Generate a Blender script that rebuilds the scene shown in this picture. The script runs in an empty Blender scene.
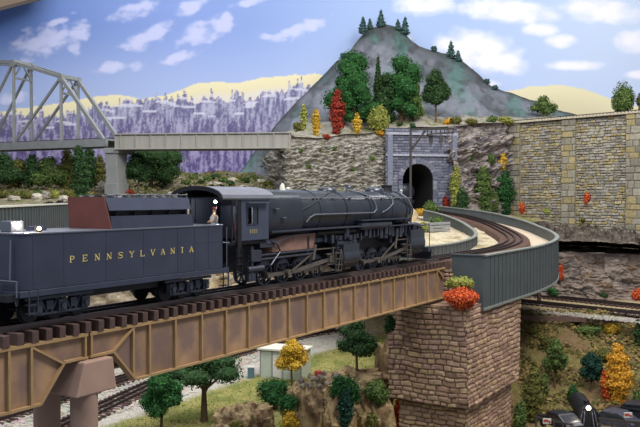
import bpy, math, random
from mathutils import Vector, Matrix, noise
from mathutils.bvhtree import BVHTree
R = random.Random(7)
SC = bpy.context.scene
COL = SC.collection
# ------------------------------------------------------------ camera
F = 800.0; CAMZ = 4.9
PITCH = math.atan(16/800)
SP, CPi = math.sin(PITCH), math.cos(PITCH)
def ray(px, py):
    u = (px-320)/F; v = (py-213.5)/F
    return Vector((u, CPi-v*SP, -SP-v*CPi))
def P(px, py, Y):
    r = ray(px, py); k = Y/r.y
    return Vector((r.x*k, Y, CAMZ+r.z*k))
def XY(px, Y): return ((px-320)/F*Y, Y)
def PT(px, py, z):
    r = ray(px, py); k = (z-CAMZ)/r.z
    return Vector((r.x*k, r.y*k, z))
cam = bpy.data.cameras.new('camera'); co = bpy.data.objects.new('camera', cam); COL.objects.link(co)
co.location = (0, 0, CAMZ); co.rotation_euler = (math.pi/2-PITCH, 0, 0)
cam.lens = 45.0; cam.sensor_width = 36.0; cam.clip_end = 1000; cam.clip_start = .5
SC.camera = co
# ------------------------------------------------------------ colours and materials
def lin(c):
    return tuple(((x/255)/12.92 if x/255 <= .04045 else ((x/255+.055)/1.055)**2.4) for x in c[:3])
MATS = {}
def mat(name, col, rough=.7, metal=0, var=0, vs=2.0, bump=0, bs=8.0, attr=False, emit=None, stretch=None, spec=None):
    m = bpy.data.materials.new(name); m.use_nodes = True
    nt = m.node_tree; b = nt.nodes['Principled BSDF']
    b.inputs['Roughness'].default_value = rough; b.inputs['Metallic'].default_value = metal
    if spec is not None: b.inputs['Specular IOR Level'].default_value = spec
    src = None
    if attr:
        a = nt.nodes.new('ShaderNodeAttribute'); a.attribute_name = 'Col'; src = a.outputs['Color']
    else:
        rgb = nt.nodes.new('ShaderNodeRGB'); rgb.outputs[0].default_value = (*lin(col), 1); src = rgb.outputs[0]
    tc = nt.nodes.new('ShaderNodeTexCoord'); vec = tc.outputs['Object']
    if stretch:
        mp = nt.nodes.new('ShaderNodeMapping'); mp.inputs['Scale'].default_value = stretch
        nt.links.new(vec, mp.inputs['Vector']); vec = mp.outputs[0]
    if var:
        n = nt.nodes.new('ShaderNodeTexNoise'); n.inputs['Scale'].default_value = vs; n.inputs['Detail'].default_value = 6
        nt.links.new(vec, n.inputs['Vector'])
        mr = nt.nodes.new('ShaderNodeMapRange'); mr.inputs['From Min'].default_value = .3; mr.inputs['From Max'].default_value = .7
        mr.inputs['To Min'].default_value = 1-var; mr.inputs['To Max'].default_value = 1+var
        nt.links.new(n.outputs['Fac'], mr.inputs['Value'])
        vm = nt.nodes.new('ShaderNodeVectorMath'); vm.operation = 'SCALE'
        nt.links.new(src, vm.inputs[0]); nt.links.new(mr.outputs[0], vm.inputs['Scale']); src = vm.outputs[0]
    nt.links.new(src, b.inputs['Base Color'])
    if bump:
        n2 = nt.nodes.new('ShaderNodeTexNoise'); n2.inputs['Scale'].default_value = bs; n2.inputs['Detail'].default_value = 5
        nt.links.new(vec, n2.inputs['Vector'])
        bp = nt.nodes.new('ShaderNodeBump'); bp.inputs['Strength'].default_value = bump; bp.inputs['Distance'].default_value = .15
        nt.links.new(n2.outputs['Fac'], bp.inputs['Height']); nt.links.new(bp.outputs[0], b.inputs['Normal'])
    if emit:
        b.inputs['Emission Color'].default_value = (*lin(emit[0]), 1); b.inputs['Emission Strength'].default_value = emit[1]
    MATS[name] = m; return m
mat('vertex_paint', None, .92, attr=True, spec=.15)
mat('mural_paint', None, .95, attr=True, spec=.0)
mat('rock', None, .95, attr=True, var=.22, vs=1.7, bump=.7, bs=2.2, spec=.1)
mat('stonework', None, .93, attr=True, var=.16, vs=3, bump=.5, bs=5, spec=.1)
mat('turf', None, .97, attr=True, var=.3, vs=4, bump=.9, bs=9, spec=.05)
mat('leaf', None, .9, attr=True, spec=.1)
mat('bark', (92, 72, 52), .95, var=.25, vs=6, bump=.5)
mat('tank_paint', (57, 62, 79), .40, metal=.25, var=.13, vs=.8, spec=.5)
mat('cab_paint', (68, 74, 93), .42, metal=.2, var=.1, vs=1, spec=.5)
mat('boiler_paint', (46, 51, 61), .26, metal=.2, var=.14, vs=1.0, spec=.5)
mat('black_metal', (30, 31, 37), .5, metal=.3, var=.2, vs=2)
mat('machinery', (64, 67, 80), .42, metal=.45, var=.25, vs=3)
mat('roof_lit_gray', (110, 112, 122), .35, metal=.2, var=.1)  # cab roof grey lightened to carry the highlight on its top
mat('rod_steel', (124, 116, 108), .35, metal=.7, var=.15)
mat('pipe_metal', (104, 108, 118), .4, metal=.4)
mat('rust_sheet', (104, 58, 50), .75, var=.14, vs=1.5)
mat('firebox_brown', (138, 106, 94), .8, var=.2, vs=2.5)
mat('gold_letter', (190, 172, 108), .6)
mat('coal', (26, 26, 30), .45, var=.3)
mat('girder_rust', (150, 121, 94), .7, var=.3, vs=.55, bump=.1, spec=.2, stretch=(1, 1, .5))
mat('girder_edge', (154, 126, 90), .75, var=.12, vs=1.5, spec=.2)
mat('cap_brown', (150, 124, 110), .8, var=.12, vs=.8, spec=.2)
mat('tie_wood', (80, 64, 60), .85, var=.2, vs=4, spec=.2)
mat('rail_dark', (50, 42, 42), .5, metal=.4)
mat('rail_steel', (112, 100, 98), .38, metal=.7)
mat('roadbed', (104, 84, 76), .9, var=.16, vs=3, bump=.3, bs=12, spec=.1)
mat('trough_gray', (72, 80, 84), .5, metal=.1, var=.14, vs=.9, spec=.4)
mat('coping_gray', (118, 124, 120), .6, var=.1, vs=1.5)
mat('sand_floor', (186, 172, 152), .95, var=.08, vs=5, bump=.2, bs=18, spec=.05)
mat('truss_gray', (126, 130, 132), .7, var=.1, vs=1.2)
mat('plate_gray', (142, 140, 134), .75, var=.12, vs=.6, stretch=(3, 3, .3))
mat('concrete', (132, 134, 134), .9, var=.14, vs=.7, bump=.15)
mat('cream_paint', (196, 196, 184), .8)
mat('shed_gray', (168, 176, 160), .8, var=.07)
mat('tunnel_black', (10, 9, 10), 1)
mat('glass_dark', (40, 48, 50), .15, spec=.6)
mat('ceiling_board', (112, 98, 84), .9)
mat('white_paint', (188, 188, 182), .7)
mat('red_paint', (150, 52, 44), .7)
mat('blue_paint', (70, 100, 110), .7)
mat('skin_paint', (206, 160, 120), .8)
mat('cloth_blue', (70, 84, 120), .9)
mat('deer_tan', (176, 158, 124), .9)
mat('lamp_cool', (240, 240, 255), .5, emit=((225, 228, 255), 9))
mat('lamp_warm', (255, 235, 200), .5, emit=((255, 215, 150), 7))
mat('cab_light', (255, 255, 255), .5, emit=((235, 240, 255), 30))
mat('car_paint', (40, 40, 50), .3, metal=.3)
mat('chrome', (160, 160, 165), .3, metal=.8)
mat('wire_metal', (62, 58, 58), .7, metal=.3)
def stain(name, phase, pitch=1.88):
    # weathered girder plate: a worn dark patch in the middle of every panel between two stiffeners
    m = MATS['girder_rust'].copy(); m.name = name; nt = m.node_tree; b = nt.nodes['Principled BSDF']
    src = b.inputs['Base Color'].links[0].from_socket
    N = nt.nodes.new; tc = N('ShaderNodeTexCoord'); sp = N('ShaderNodeSeparateXYZ'); nt.links.new(tc.outputs['Object'], sp.inputs[0])
    def M(op, a, b_=None, c_=None):
        n = N('ShaderNodeMath'); n.operation = op
        for i, q in enumerate((a, b_, c_)):
            if q is None: continue
            if isinstance(q, (int, float)): n.inputs[i].default_value = q
            else: nt.links.new(q, n.inputs[i])
        return n.outputs[0]
    x = M('FRACT', M('DIVIDE', M('ADD', sp.outputs[0], phase), pitch)); dx = M('MULTIPLY', M('ABSOLUTE', M('SUBTRACT', x, .5)), 2.0)
    dz = M('ABSOLUTE', M('DIVIDE', M('SUBTRACT', sp.outputs[2], 1.25), 1.25))
    nz = N('ShaderNodeTexNoise'); nz.inputs['Scale'].default_value = 1.1; nz.inputs['Detail'].default_value = 4; nt.links.new(tc.outputs['Object'], nz.inputs['Vector'])
    d = M('ADD', M('MAXIMUM', dx, dz), M('MULTIPLY', M('SUBTRACT', nz.outputs['Fac'], .5), 1.3))
    mr = N('ShaderNodeMapRange'); mr.interpolation_type = 'SMOOTHSTEP'; mr.inputs['From Min'].default_value = .95; mr.inputs['From Max'].default_value = .25; mr.inputs['To Max'].default_value = .75
    nt.links.new(d, mr.inputs['Value'])
    mx = N('ShaderNodeMix'); mx.data_type = 'RGBA'; nt.links.new(mr.outputs[0], mx.inputs['Factor']); nt.links.new(src, mx.inputs['A']); mx.inputs['B'].default_value = (*lin((108, 90, 88)), 1)
    nt.links.new(mx.outputs['Result'], b.inputs['Base Color']); MATS[name] = m
stain('web_long', 13.21); stain('web_left', -1.14+1.9, 1.9)
# ------------------------------------------------------------ mesh builder
class MB:
    def __init__(s): s.v = []; s.f = []; s.c = []; s.hascol = False
    def add(s, vs, fs, col=None):
        b = len(s.v); s.v += [tuple(v) for v in vs]; s.f += [tuple(i+b for i in f) for f in fs]
        if col is not None:
            s.hascol = True
            if isinstance(col, list): s.c += col
            else: s.c += [col]*len(vs)
        else: s.c += [(.5, .5, .5)]*len(vs)
        return s
    def box(s, a, b, col=None, M=None):
        x0, y0, z0 = a; x1, y1, z1 = b
        vs = [Vector(q) for q in ((x0,y0,z0),(x1,y0,z0),(x1,y1,z0),(x0,y1,z0),(x0,y0,z1),(x1,y0,z1),(x1,y1,z1),(x0,y1,z1))]
        if M: vs = [M @ v for v in vs]
        return s.add(vs, [(0,3,2,1),(4,5,6,7),(0,1,5,4),(1,2,6,5),(2,3,7,6),(3,0,4,7)], col)
    def beam(s, p, q, w, h, up=(0,0,1), col=None):
        p = Vector(p); q = Vector(q); d = (q-p).normalized(); u = Vector(up)
        if abs(d.dot(u)) > .97: u = Vector((1,0,0))
        r = d.cross(u).normalized()*w/2; t = r.cross(d).normalized()*h/2
        vs = [p-r-t, p+r-t, p+r+t, p-r+t, q-r-t, q+r-t, q+r+t, q-r+t]
        return s.add(vs, [(0,1,2,3),(4,7,6,5),(0,4,5,1),(1,5,6,2),(2,6,7,3),(3,7,4,0)], col)
    def cyl(s, p, q, r1, r2=None, n=16, col=None):
        return s.lathe(p, q, [(0, r1), (1, r1 if r2 is None else r2)], n, col)
    def lathe(s, p, q, prof, n=20, col=None):
        p = Vector(p); q = Vector(q); L = q-p; d = L.normalized()
        u = Vector((0,0,1)) if abs(d.z) < .9 else Vector((1,0,0))
        a = d.cross(u).normalized(); b = d.cross(a)
        vs = []; fs = []
        for t, r in prof:
            c = p+L*t
            for k in range(n):
                th = 2*math.pi*k/n; vs.append(c+a*(r*math.cos(th))+b*(r*math.sin(th)))
        m = len(prof)
        for i in range(m-1):
            for k in range(n):
                k2 = (k+1) % n; fs.append((i*n+k, (i+1)*n+k, (i+1)*n+k2, i*n+k2))
        fs.append(tuple(range(n))); fs.append(tuple((m-1)*n+k for k in reversed(range(n))))
        return s.add(vs, fs, col)
    def tube(s, pts, r, n=8, col=None):
        pts = [Vector(p) for p in pts]
        for i in range(len(pts)-1):
            s.cyl(pts[i], pts[i+1], r, None, n, col)
        return s
    def prism(s, poly, ext, col=None):
        n = len(poly); e = Vector(ext); a = [Vector(p) for p in poly]
        vs = a+[p+e for p in a]
        fs = [tuple(range(n)), tuple(range(2*n-1, n-1, -1))]+[(i, i+n, (i+1) % n+n, (i+1) % n) for i in range(n)]
        return s.add(vs, fs, col)
    def ball(s, c, r, n=8, col=None, rz=None):
        rz = rz or r; vs = []; fs = []; m = max(4, n//2+1)
        for i in range(m+1):
            ph = math.pi*i/m
            for k in range(n):
                th = 2*math.pi*k/n
                vs.append((c[0]+r*math.sin(ph)*math.cos(th), c[1]+r*math.sin(ph)*math.sin(th), c[2]+rz*math.cos(ph)))
        for i in range(m):
            for k in range(n):
                fs.append((i*n+k, (i+1)*n+k, (i+1)*n+(k+1) % n, i*n+(k+1) % n))
        return s.add(vs, fs, col)
    def grid(s, nu, nv, fn, mask=None):
        vs = []; cs = []; fs = []
        for j in range(nv+1):
            for i in range(nu+1):
                p, c = fn(i/nu, j/nv); vs.append(tuple(p)); cs.append(c)
        for j in range(nv):
            for i in range(nu):
                if mask and mask((i+.5)/nu, (j+.5)/nv): continue
                a = j*(nu+1)+i; fs.append((a, a+1, a+nu+2, a+nu+1))
        return s.add(vs, fs, cs)
    def build(s, name, m, parent=None, off=(0,0,0), smooth=None, bevel=0):
        me = bpy.data.meshes.new(name)
        ox, oy, oz = off
        me.from_pydata([(x-ox, y-oy, z-oz) for x, y, z in s.v], [], s.f)
        if s.hascol:
            at = me.color_attributes.new('Col', 'FLOAT_COLOR', 'POINT'); buf = []
            for c in s.c: buf += [c[0], c[1], c[2], 1.0]
            at.data.foreach_set('color', buf)
        me.materials.append(MATS[m]); me.update()
        if smooth is not None:
            me.polygons.foreach_set('use_smooth', [True]*len(me.polygons)); me.set_sharp_from_angle(angle=math.radians(smooth))
        o = bpy.data.objects.new(name, me); COL.objects.link(o)
        if parent: o.parent = parent
        if bevel:
            b = o.modifiers.new('bevel', 'BEVEL'); b.width = bevel; b.segments = 2; b.limit_method = 'ANGLE'
        return o
def tag(o, label, cat, group=None, kind=None):
    o['label'] = label; o['category'] = cat
    if group: o['group'] = group
    if kind: o['kind'] = kind
    return o
def struct(o): o['kind'] = 'structure'; return o
def empty(name, loc, rz=0):
    o = bpy.data.objects.new(name, None); COL.objects.link(o); o.location = loc; o.rotation_euler = (0, 0, rz)
    o.empty_display_size = .2; return o
def copy_thing(root, loc, rz, label):
    r = root.copy(); COL.objects.link(r); r.location = loc; r.rotation_euler = (0, 0, rz); r['label'] = label
    for ch in list(root.children):
        c = ch.copy(); COL.objects.link(c); c.parent = r
        for g in list(ch.children):
            d = g.copy(); COL.objects.link(d); d.parent = c
    return r
def dup_part(o, parent, loc):
    c = o.copy(); COL.objects.link(c); c.parent = parent; c.location = loc
    for g in list(o.children):
        d = g.copy(); COL.objects.link(d); d.parent = c
    return c
def interp(tab, x):
    if x <= tab[0][0]: return tab[0][1]
    for (a, b), (c, d) in zip(tab, tab[1:]):
        if x <= c: return b+(d-b)*(x-a)/(c-a)
    return tab[-1][1]
def sstep(a, b, x):
    t = max(0, min(1, (x-a)/(b-a))); return t*t*(3-2*t)
def mixc(a, b, t): return tuple(a[i]+(b[i]-a[i])*t for i in range(3))
def fbm(x, y, z=0, o=4): return noise.fractal(Vector((x, y, z)), 1.0, 2.0, o)
# ------------------------------------------------------------ main track frame: t along the bridge, y to the left, D0 from the camera axis
DX, DY = .5315, .8471
D0 = 27.0
RZ = math.atan2(DY, DX)
def W(t, y, z): D = D0+y; return Vector((DX*t-DY*D, DY*t+DX*D, z))
# curve
TC = 76.5; RC = 29.0
CC = W(TC, RC, 0)
ZT = [(-60, 0), (-36, .0), (-10, .5), (3, 1.0), (12, 1.65), (21, 2.2), (26, 2.55), (43, 3.3), (60, 3.5)]
def CV(s, off, dz=0):
    """s metres past t=60; off positive towards the outside of the curve"""
    if s < TC-60:
        p = W(60+s, -off, 0); th = -90+57.9-(TC-60-s)/RC*57.3
    else:
        a = RZ-math.pi/2+(s-(TC-60))/RC; th = math.degrees(a)
        p = Vector((CC.x+(RC+off)*math.cos(a), CC.y+(RC+off)*math.sin(a), 0))
    z0 = interp(ZT, th-2)*.5+interp(ZT, th+2)*.5
    if s < TC-60: z0 *= s/(TC-60)
    p.z = z0+dz; return p
def sth(deg): return (TC-60)+(math.radians(deg)-(RZ-math.pi/2))*RC
def sweep(s0, s1, prof, n, col=None):
    m = MB(); vs = []; fs = []; k = len(prof)
    for i in range(n+1):
        s = s0+(s1-s0)*i/n
        for off, dz in prof: vs.append(CV(s, off, dz))
    for i in range(n):
        for j in range(k):
            a = i*k+j; b = i*k+(j+1) % k; fs.append((a, b, b+k, a+k))
    fs.append(tuple(range(k-1, -1, -1))); fs.append(tuple(n*k+j for j in range(k)))
    m.add(vs, fs, col); return m
# ============================================================ tender
def train_root(name, t, z=0): return empty(name, W(t, 0, z), RZ)
t0 = 25.4
T = train_root('tender', t0); OF = (t0, 0, 0)
tag(T, 'long dark blue-grey steam tender lettered PENNSYLVANIA, at the left on the bridge', 'train tender')
def rrect(x0, x1, y0, y1, r, n=5):
    pts = []
    for cx, cy, a in ((x1-r, y1-r, 0), (x0+r, y1-r, 90), (x0+r, y0+r, 180), (x1-r, y0+r, 270)):
        for k in range(n+1):
            th = math.radians(a+90*k/n); pts.append((cx+r*math.cos(th), cy+r*math.sin(th)))
    return pts
m = MB(); m.prism([(x, y, 1.38) for x, y in rrect(19.35, 31.66, -1.6, 1.6, .55)], (0, 0, 2.14))
m.build('tank_body', 'tank_paint', T, OF, smooth=40)
m = MB(); m.prism([(x, y, 3.5) for x, y in rrect(19.32, 31.69, -1.63, 1.63, .56)], (0, 0, .05))
m.build('deck_edge', 'pipe_metal', T, OF, smooth=40)
m = MB(); m.box((19.3, -1.66, 1.12), (31.72, 1.66, 1.36)); m.build('sill', 'tank_paint', T, OF, bevel=.02)
# rivet seams
m = MB()
for tx in (19.93, 21.4, 23.6, 25.8, 28.0, 29.2, 30.2): m = MB(); m.box((tx, -1.61, 1.42), (tx+.03, -1.59, 3.48)); m.build('seam_strip', 'tank_paint', T, OF)
m = MB(); m.box((29.2, -1.61, 2.7), (31.3, -1.59, 2.72)); m.build('seam_strip', 'tank_paint', T, OF)
# bunker
m = MB()
m.add([(24.25, -1.3, 3.5), (29.5, -1.3, 3.5), (29.5, 1.3, 3.5), (24.25, 1.3, 3.5), (24.2, -1.24, 4.1), (29.4, -1.24, 4.1), (29.4, 1.24, 4.1), (24.2, 1.24, 4.1)], [(0,3,2,1),(4,5,6,7),(0,1,5,4),(1,2,6,5),(2,3,7,6),(3,0,4,7)])
m.build('coal_bunker', 'tank_paint', T, OF)
m = MB()
for sy in (-1, 1):
    m.prism([(24.12, sy*1.28, 4.34), (29.35, sy*1.28, 4.34), (29.25, sy*1.14, 4.9), (24.0, sy*1.14, 4.9)], (0, -sy*.06, 0))
m.box((29.2, -1.1, 4.1), (29.26, 1.1, 4.9))
m.build('bunker_coaming', 'cab_paint', T, OF)
m = MB()
m.prism([(24.23, -1.32, 3.52), (24.23, 1.32, 3.52), (23.98, 1.14, 4.92), (23.98, -1.14, 4.92)], (-.05, 0, 0))
m.build('bunker_end_sheet', 'rust_sheet', T, OF)['label'] = 'red-brown slanted end sheet of the coal bunker'
m = MB()
for k in range(5):
    tx = 24.6+k*1.1; m = MB(); m.beam((tx, -1.05, 4.1), (tx, -1.22, 4.4), .05, .1); m.build('coaming_bracket', 'black_metal', T, OF)
m = MB(); m.box((24.3, -1.0, 4.05), (29.3, 1.0, 4.4)); m.build('groove_shade_box', 'black_metal', T, OF)  # black box paints the shadow in the groove below the coaming
m = MB()
for k in range(420):
    x = R.uniform(24.1, 29.1); y = R.uniform(-1.0, 1.0); r = R.uniform(.06, .15)
    zz = 4.68+.14*math.cos(y*1.1)+R.uniform(-.05, .08)
    M = Matrix.Translation((x, y, zz)) @ Matrix.Rotation(R.uniform(0, 3), 4, (R.random(), R.random(), R.random()+.1))
    m.box((-r, -r*.8, -r*.7), (r, r*.8, r*.7), M=M)
m.box((24.2, -1.05, 4.3), (29.15, 1.05, 4.7))
o = m.build('coal_load', 'coal', T, OF); o['kind'] = 'stuff'
m = MB(); m.tube([(24.0, -1.12, 5.02), (29.2, -1.12, 5.02)], .022, 6)
for k in range(9): m.cyl((24.05+k*.64, -1.12, 4.88), (24.05+k*.64, -1.12, 5.02), .025, None, 6); m.ball((24.05+k*.64, -1.12, 5.04), .05, 6)
m.build('bunker_handrail', 'pipe_metal', T, OF)
# deck details
m = MB(); m.cyl((21.6, .3, 3.54), (21.6, .3, 3.72), .42, .38, 16); m.build('water_hatch', 'tank_paint', T, OF, smooth=40)
m = MB(); m.box((19.9, -.35, 3.54), (20.5, .3, 3.98)); o = m.build('rear_headlight', 'pipe_metal', T, OF, bevel=.04)
m = MB(); m.cyl((20.2, -.35, 3.8), (20.2, -.40, 3.8), .13, None, 16)
m.build('lens', 'lamp_cool', o, smooth=40)
m = MB(); m.cyl((20.75, -.95, 3.54), (20.75, -.95, 3.62), .1, None, 10); o = m.build('marker_lamp', 'black_metal', T, OF)
m = MB(); m.ball((20.75, -.95, 3.68), .085); m.build('bulb', 'lamp_warm', o, smooth=80)
for o_ in T.children:
    for g in o_.children:
        if g.name.startswith(('lens', 'bulb')): g.location = (-t0, 0, 0)
m = MB(); m.tube([(31.75, -1.5, 1.3), (31.75, -1.5, 3.4)], .03, 6); m.build('grab_rail', 'pipe_metal', T, OF)
m = MB()
m.tube([(19.2, -1.2, 1.75), (19.25, -1.2, 3.3)], .03, 6); m.tube([(19.2, -1.62, 1.75), (19.2, 1.6, 1.75)], .035, 6)
for y in (-1.6, -.6, .6, 1.6): m.tube([(19.2, y, 1.15), (19.2, y, 1.75)], .03, 6)
m.build('grab_rail', 'pipe_metal', T, OF)
for tx in (19.7, 31.3):
    m = MB()
    for k in range(3): m.box((tx, -1.64, .45+.33*k), (tx+.42, -1.4, .5+.33*k))
    for x in (tx, tx+.4): m.box((x, -1.66, .42), (x+.04, -1.6, 1.4))
    m.build('step', 'machinery', T, OF)
m = MB(); m.box((18.85, -1.5, 1.0), (19.35, 1.5, 1.25)); m.box((18.2, -.2, .75), (18.9, .2, 1.05)); m.build('end_beam', 'black_metal', T, OF)
m = MB(); m.box((22.9, -.9, .75), (27.4, .9, 1.12)); m.build('underframe', 'black_metal', T, OF)
def truck(parent, tc, ln, ofs):
    m = MB()
    y = -1.28
    for sy in (-1, 1):
        y = sy*1.22
        m.beam((tc-ln/2, y, .98), (tc+ln/2, y, .98), .14, .12); m.beam((tc-ln/2+.3, y, .35), (tc+ln/2-.3, y, .35), .12, .09)
        for k in (-1, 0, 1):
            x = tc+k*ln*.36
            m.box((x-.2, y-.14, .42), (x+.2, y+.1, .86)); m.cyl((x, y-sy*-.02, .6), (x, y+sy*.22, .6), .12, None, 10)
        for k in (-1, 1):
            x = tc+k*ln*.18
            m.beam((x-.42, y, .92), (x-.1, y, .38), .08, .1); m.beam((x+.42, y, .92), (x+.1, y, .38), .08, .1)
            m.box((x-.16, y-.1, .5), (x+.16, y+.12, .86))
    fr = m.build('truck_frame', 'machinery', parent, ofs)
    for k in (-1, 0, 1):
        x = tc+k*ln*.36; m = MB()
        for sy in (-1, 1): m.lathe((x, sy*.66, .45), (x, sy*.86, .45), [(0, .5), (.25, .5), (.3, .44), (1, .44), (1.01, .3)], 20)
        m.cyl((x, -.9, .45), (x, .9, .45), .09, None, 8)
        m.build('wheelset', 'black_metal', parent, ofs, smooth=35)
truck(T, 21.55, 3.3, OF); truck(T, 29.15, 3.3, OF)
# lettering
GL = {  # strokes in a 1 x 1 box: (x0,y0,x1,y1,w)
 'P': [(.15,0,.15,1,.17),(.15,.93,.6,.93,.1),(.15,.48,.6,.48,.1),(.72,.58,.72,.84,.17),(.6,.93,.72,.82,.1),(.6,.48,.72,.6,.1),(0,.04,.36,.04,.09)],
 'E': [(.18,0,.18,1,.17),(.0,.95,.85,.95,.1),(.18,.5,.6,.5,.1),(0,.05,.85,.05,.1),(.82,.75,.82,.98,.1),(.82,.02,.82,.28,.1),(.6,.38,.6,.62,.09)],
 'N': [(.14,0,.14,1,.08),(.12,.95,.8,.05,.2),(.84,0,.84,1,.08),(0,.04,.3,.04,.08),(.68,.96,1,.96,.08)],
 'S': [(.2,.93,.75,.93,.1),(.14,.62,.14,.86,.15),(.16,.6,.8,.4,.18),(.82,.15,.82,.38,.15),(.2,.07,.75,.07,.1),(.08,.03,.08,.3,.08),(.86,.7,.86,.97,.08)],
 'Y': [(.5,0,.5,.5,.17),(.12,.97,.5,.48,.16),(.88,.97,.5,.48,.09),(.3,.04,.7,.04,.08),(0,.96,.34,.96,.08),(.68,.96,1,.96,.08)],
 'L': [(.2,0,.2,1,.17),(0,.05,.85,.05,.1),(.83,.02,.83,.3,.1),(0,.96,.4,.96,.08)],
 'V': [(.14,.97,.5,.0,.17),(.86,.97,.5,0,.09),(0,.96,.34,.96,.08),(.68,.96,1,.96,.08)],
 'A': [(.12,0,.48,1,.09),(.88,0,.48,1,.17),(.25,.35,.75,.35,.08),(0,.04,.3,.04,.08),(.68,.04,1,.04,.08)],
 'I': [(.5,0,.5,1,.19),(.25,.04,.75,.04,.08),(.25,.96,.75,.96,.08)],
 '8': [(.25,.95,.75,.95,.12),(.25,.52,.75,.52,.12),(.25,.05,.75,.05,.12),(.17,.55,.17,.92,.16),(.83,.55,.83,.92,.16),(.15,.08,.15,.48,.16),(.85,.08,.85,.48,.16)],
 '1': [(.5,0,.5,1,.2),(.25,.04,.75,.04,.1),(.3,.8,.5,.97,.12)],
 '3': [(.2,.95,.75,.95,.12),(.35,.52,.75,.52,.12),(.2,.05,.75,.05,.12),(.83,.55,.83,.92,.16),(.85,.08,.85,.48,.16)]}
def letter(m, ch, x, z, w, h, y):
    for x0, y0, x1, y1, t in GL[ch]:
        a = Vector((x+x0*w, y, z+y0*h)); b = Vector((x+x1*w, y, z+y1*h)); m.beam(a, b, .02, t*w, up=(0, 1, 0))
def beamY(m, a, b, t): pass
def letter(m, ch, x, z, w, h, y):
    for x0, y0, x1, y1, t in GL[ch]:
        a = Vector((x+x0*w, y, z+y0*h)); b = Vector((x+x1*w, y, z+y1*h)); d = (b-a).normalized()
        n = Vector((-d.z, 0, d.x))*t*w/2
        m.prism([a-n, b-n, b+n, a+n], (0, -.012, 0))
m = MB()
for i, ch in enumerate('PENNSYLVANIA'):
    letter(m, ch, 21.68+i*.648, 2.30, .30, .27, -1.603)
m.build('lettering', 'gold_letter', T, OF)
# ============================================================ locomotive
t0 = 45.0
L = train_root('steam_locomotive', t0); OF = (t0, 0, 0)
tag(L, 'long dark grey articulated steam locomotive numbered 8183 crossing the plate girder bridge', 'locomotive')
BZ = 3.98; BR = 1.36
m = MB(); m.lathe((38.2, 0, BZ), (54.0, 0, BZ), [(0, BR+.02), (.3, BR), (.72, BR-.04), (.725, BR-.0), (.97, BR-.02), (1, BR-.1)], 40)
m.build('boiler', 'boiler_paint', L, OF, smooth=40)
m = MB(); pts = []
for k in range(24):
    th = 2*math.pi*k/24; c, s_ = math.cos(th), math.sin(th)
    pts.append((35.3, 1.44*math.copysign(abs(c)**.62, c), BZ-.05+1.42*math.copysign(abs(s_)**.75, s_)))
m.prism(pts, (3.6, 0, 0)); m.build('firebox_shell', 'boiler_paint', L, OF, smooth=40)
m = MB(); m.lathe((54.0, 0, BZ), (54.35, 0, BZ), [(0, BR-.06), (.3, BR-.12), (.5, .8), (.9, .55), (1, .1)], 32)
m.cyl((54.3, 0, BZ-.1), (54.6, 0, BZ-.1), .2, None, 14); m.build('smokebox_front', 'black_metal', L, OF, smooth=35)
for x in (41.0, 44.2, 47.4, 50.6, 52.9):
    m = MB(); m.lathe((x-.05, 0, BZ), (x+.05, 0, BZ), [(0, BR+.035), (1, BR+.035)], 40); m.build('boiler_band', 'boiler_paint', L, OF, smooth=40)
def dome(nm, x, r, h, mt='boiler_paint', z=BZ+BR):
    m = MB(); m.lathe((x, 0, z-.25), (x, 0, z+h), [(0, r*1.15), (.45, r), (.75, r*.95), (.93, r*.7), (1, .05)], 20); return m.build(nm, mt, L, OF, smooth=50)
dome('sand_dome', 43.9, .62, .26); dome('steam_dome', 50.3, .7, .33)
m = MB(); m.lathe((52.2, 0, BZ+BR-.2), (52.2, 0, BZ+BR+.45), [(0, .5), (.3, .4), (.9, .4), (1, .46)], 20); m.build('smokestack', 'black_metal', L, OF, smooth=40)
m = MB(); m.cyl((46.4, 0, BZ+BR-.1), (46.4, 0, BZ+BR+.35), .08, None, 8); m.ball((46.4, 0, BZ+BR+.4), .13); m.cyl((46.7, -.2, BZ+BR-.1), (46.7, -.2, BZ+BR+.25), .06, None, 8); m.ball((46.9, .1, BZ+BR+.25), .12)
m.build('safety_valve', 'pipe_metal', L, OF, smooth=50)
m = MB(); m.lathe((38.7, -.1, 5.3), (38.7, -.1, 5.75), [(0, .2), (.2, .17), (.7, .13), (1, .04)], 12); m.ball((39.3, -.1, 5.4), .13)
m.build('bell', 'cream_paint', L, OF, smooth=50)
m = MB(); m.ball((53.6, -.5, 5.38), .11); m.cyl((53.6, -.5, 5.15), (53.6, -.5, 5.4), .06, None, 8); m.build('front_marker_lamp', 'cream_paint', L, OF, smooth=60)
m = MB(); ang = math.radians(38)
hp = [(x, -(BR+.13)*math.cos(ang), BZ+(BR+.13)*math.sin(ang)) for x in (36.8, 53.9)]
m.tube(hp, .035, 6)
for k in range(8):
    x = 38.3+k*2.2; m.tube([(x, -(BR)*math.cos(ang), BZ+BR*math.sin(ang)), (x, -(BR+.13)*math.cos(ang), BZ+(BR+.13)*math.sin(ang))], .07, 6)
m.build('handrail', 'pipe_metal', L, OF, smooth=40)
def bp(x, a, e=.07):
    a = math.radians(a); return (x, -(BR+e)*math.cos(a), BZ+(BR+e)*math.sin(a))
def pipe(nm, pts, r, mt='pipe_metal'):
    m = MB(); m.tube(pts, r, 7)
    for p in pts[1:-1]: m.ball(p, r*1.02, 7)
    return m.build(nm, mt, L, OF, smooth=50)
pipe('injector_pipe', [bp(39.4, -22), bp(39.7, -10), bp(40.2, -4)]+[bp(x, -4) for x in (43, 46, 47.6)]+[bp(48.0, 5), bp(48.0, 25), bp(47.6, 45), bp(47.0, 62), bp(46.4, 80)], .045)
pipe('sand_pipe', [bp(50.8, 66), bp(51.0, 40), bp(50.6, 20), bp(49.8, 6), bp(48.8, -4)], .03)
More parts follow.
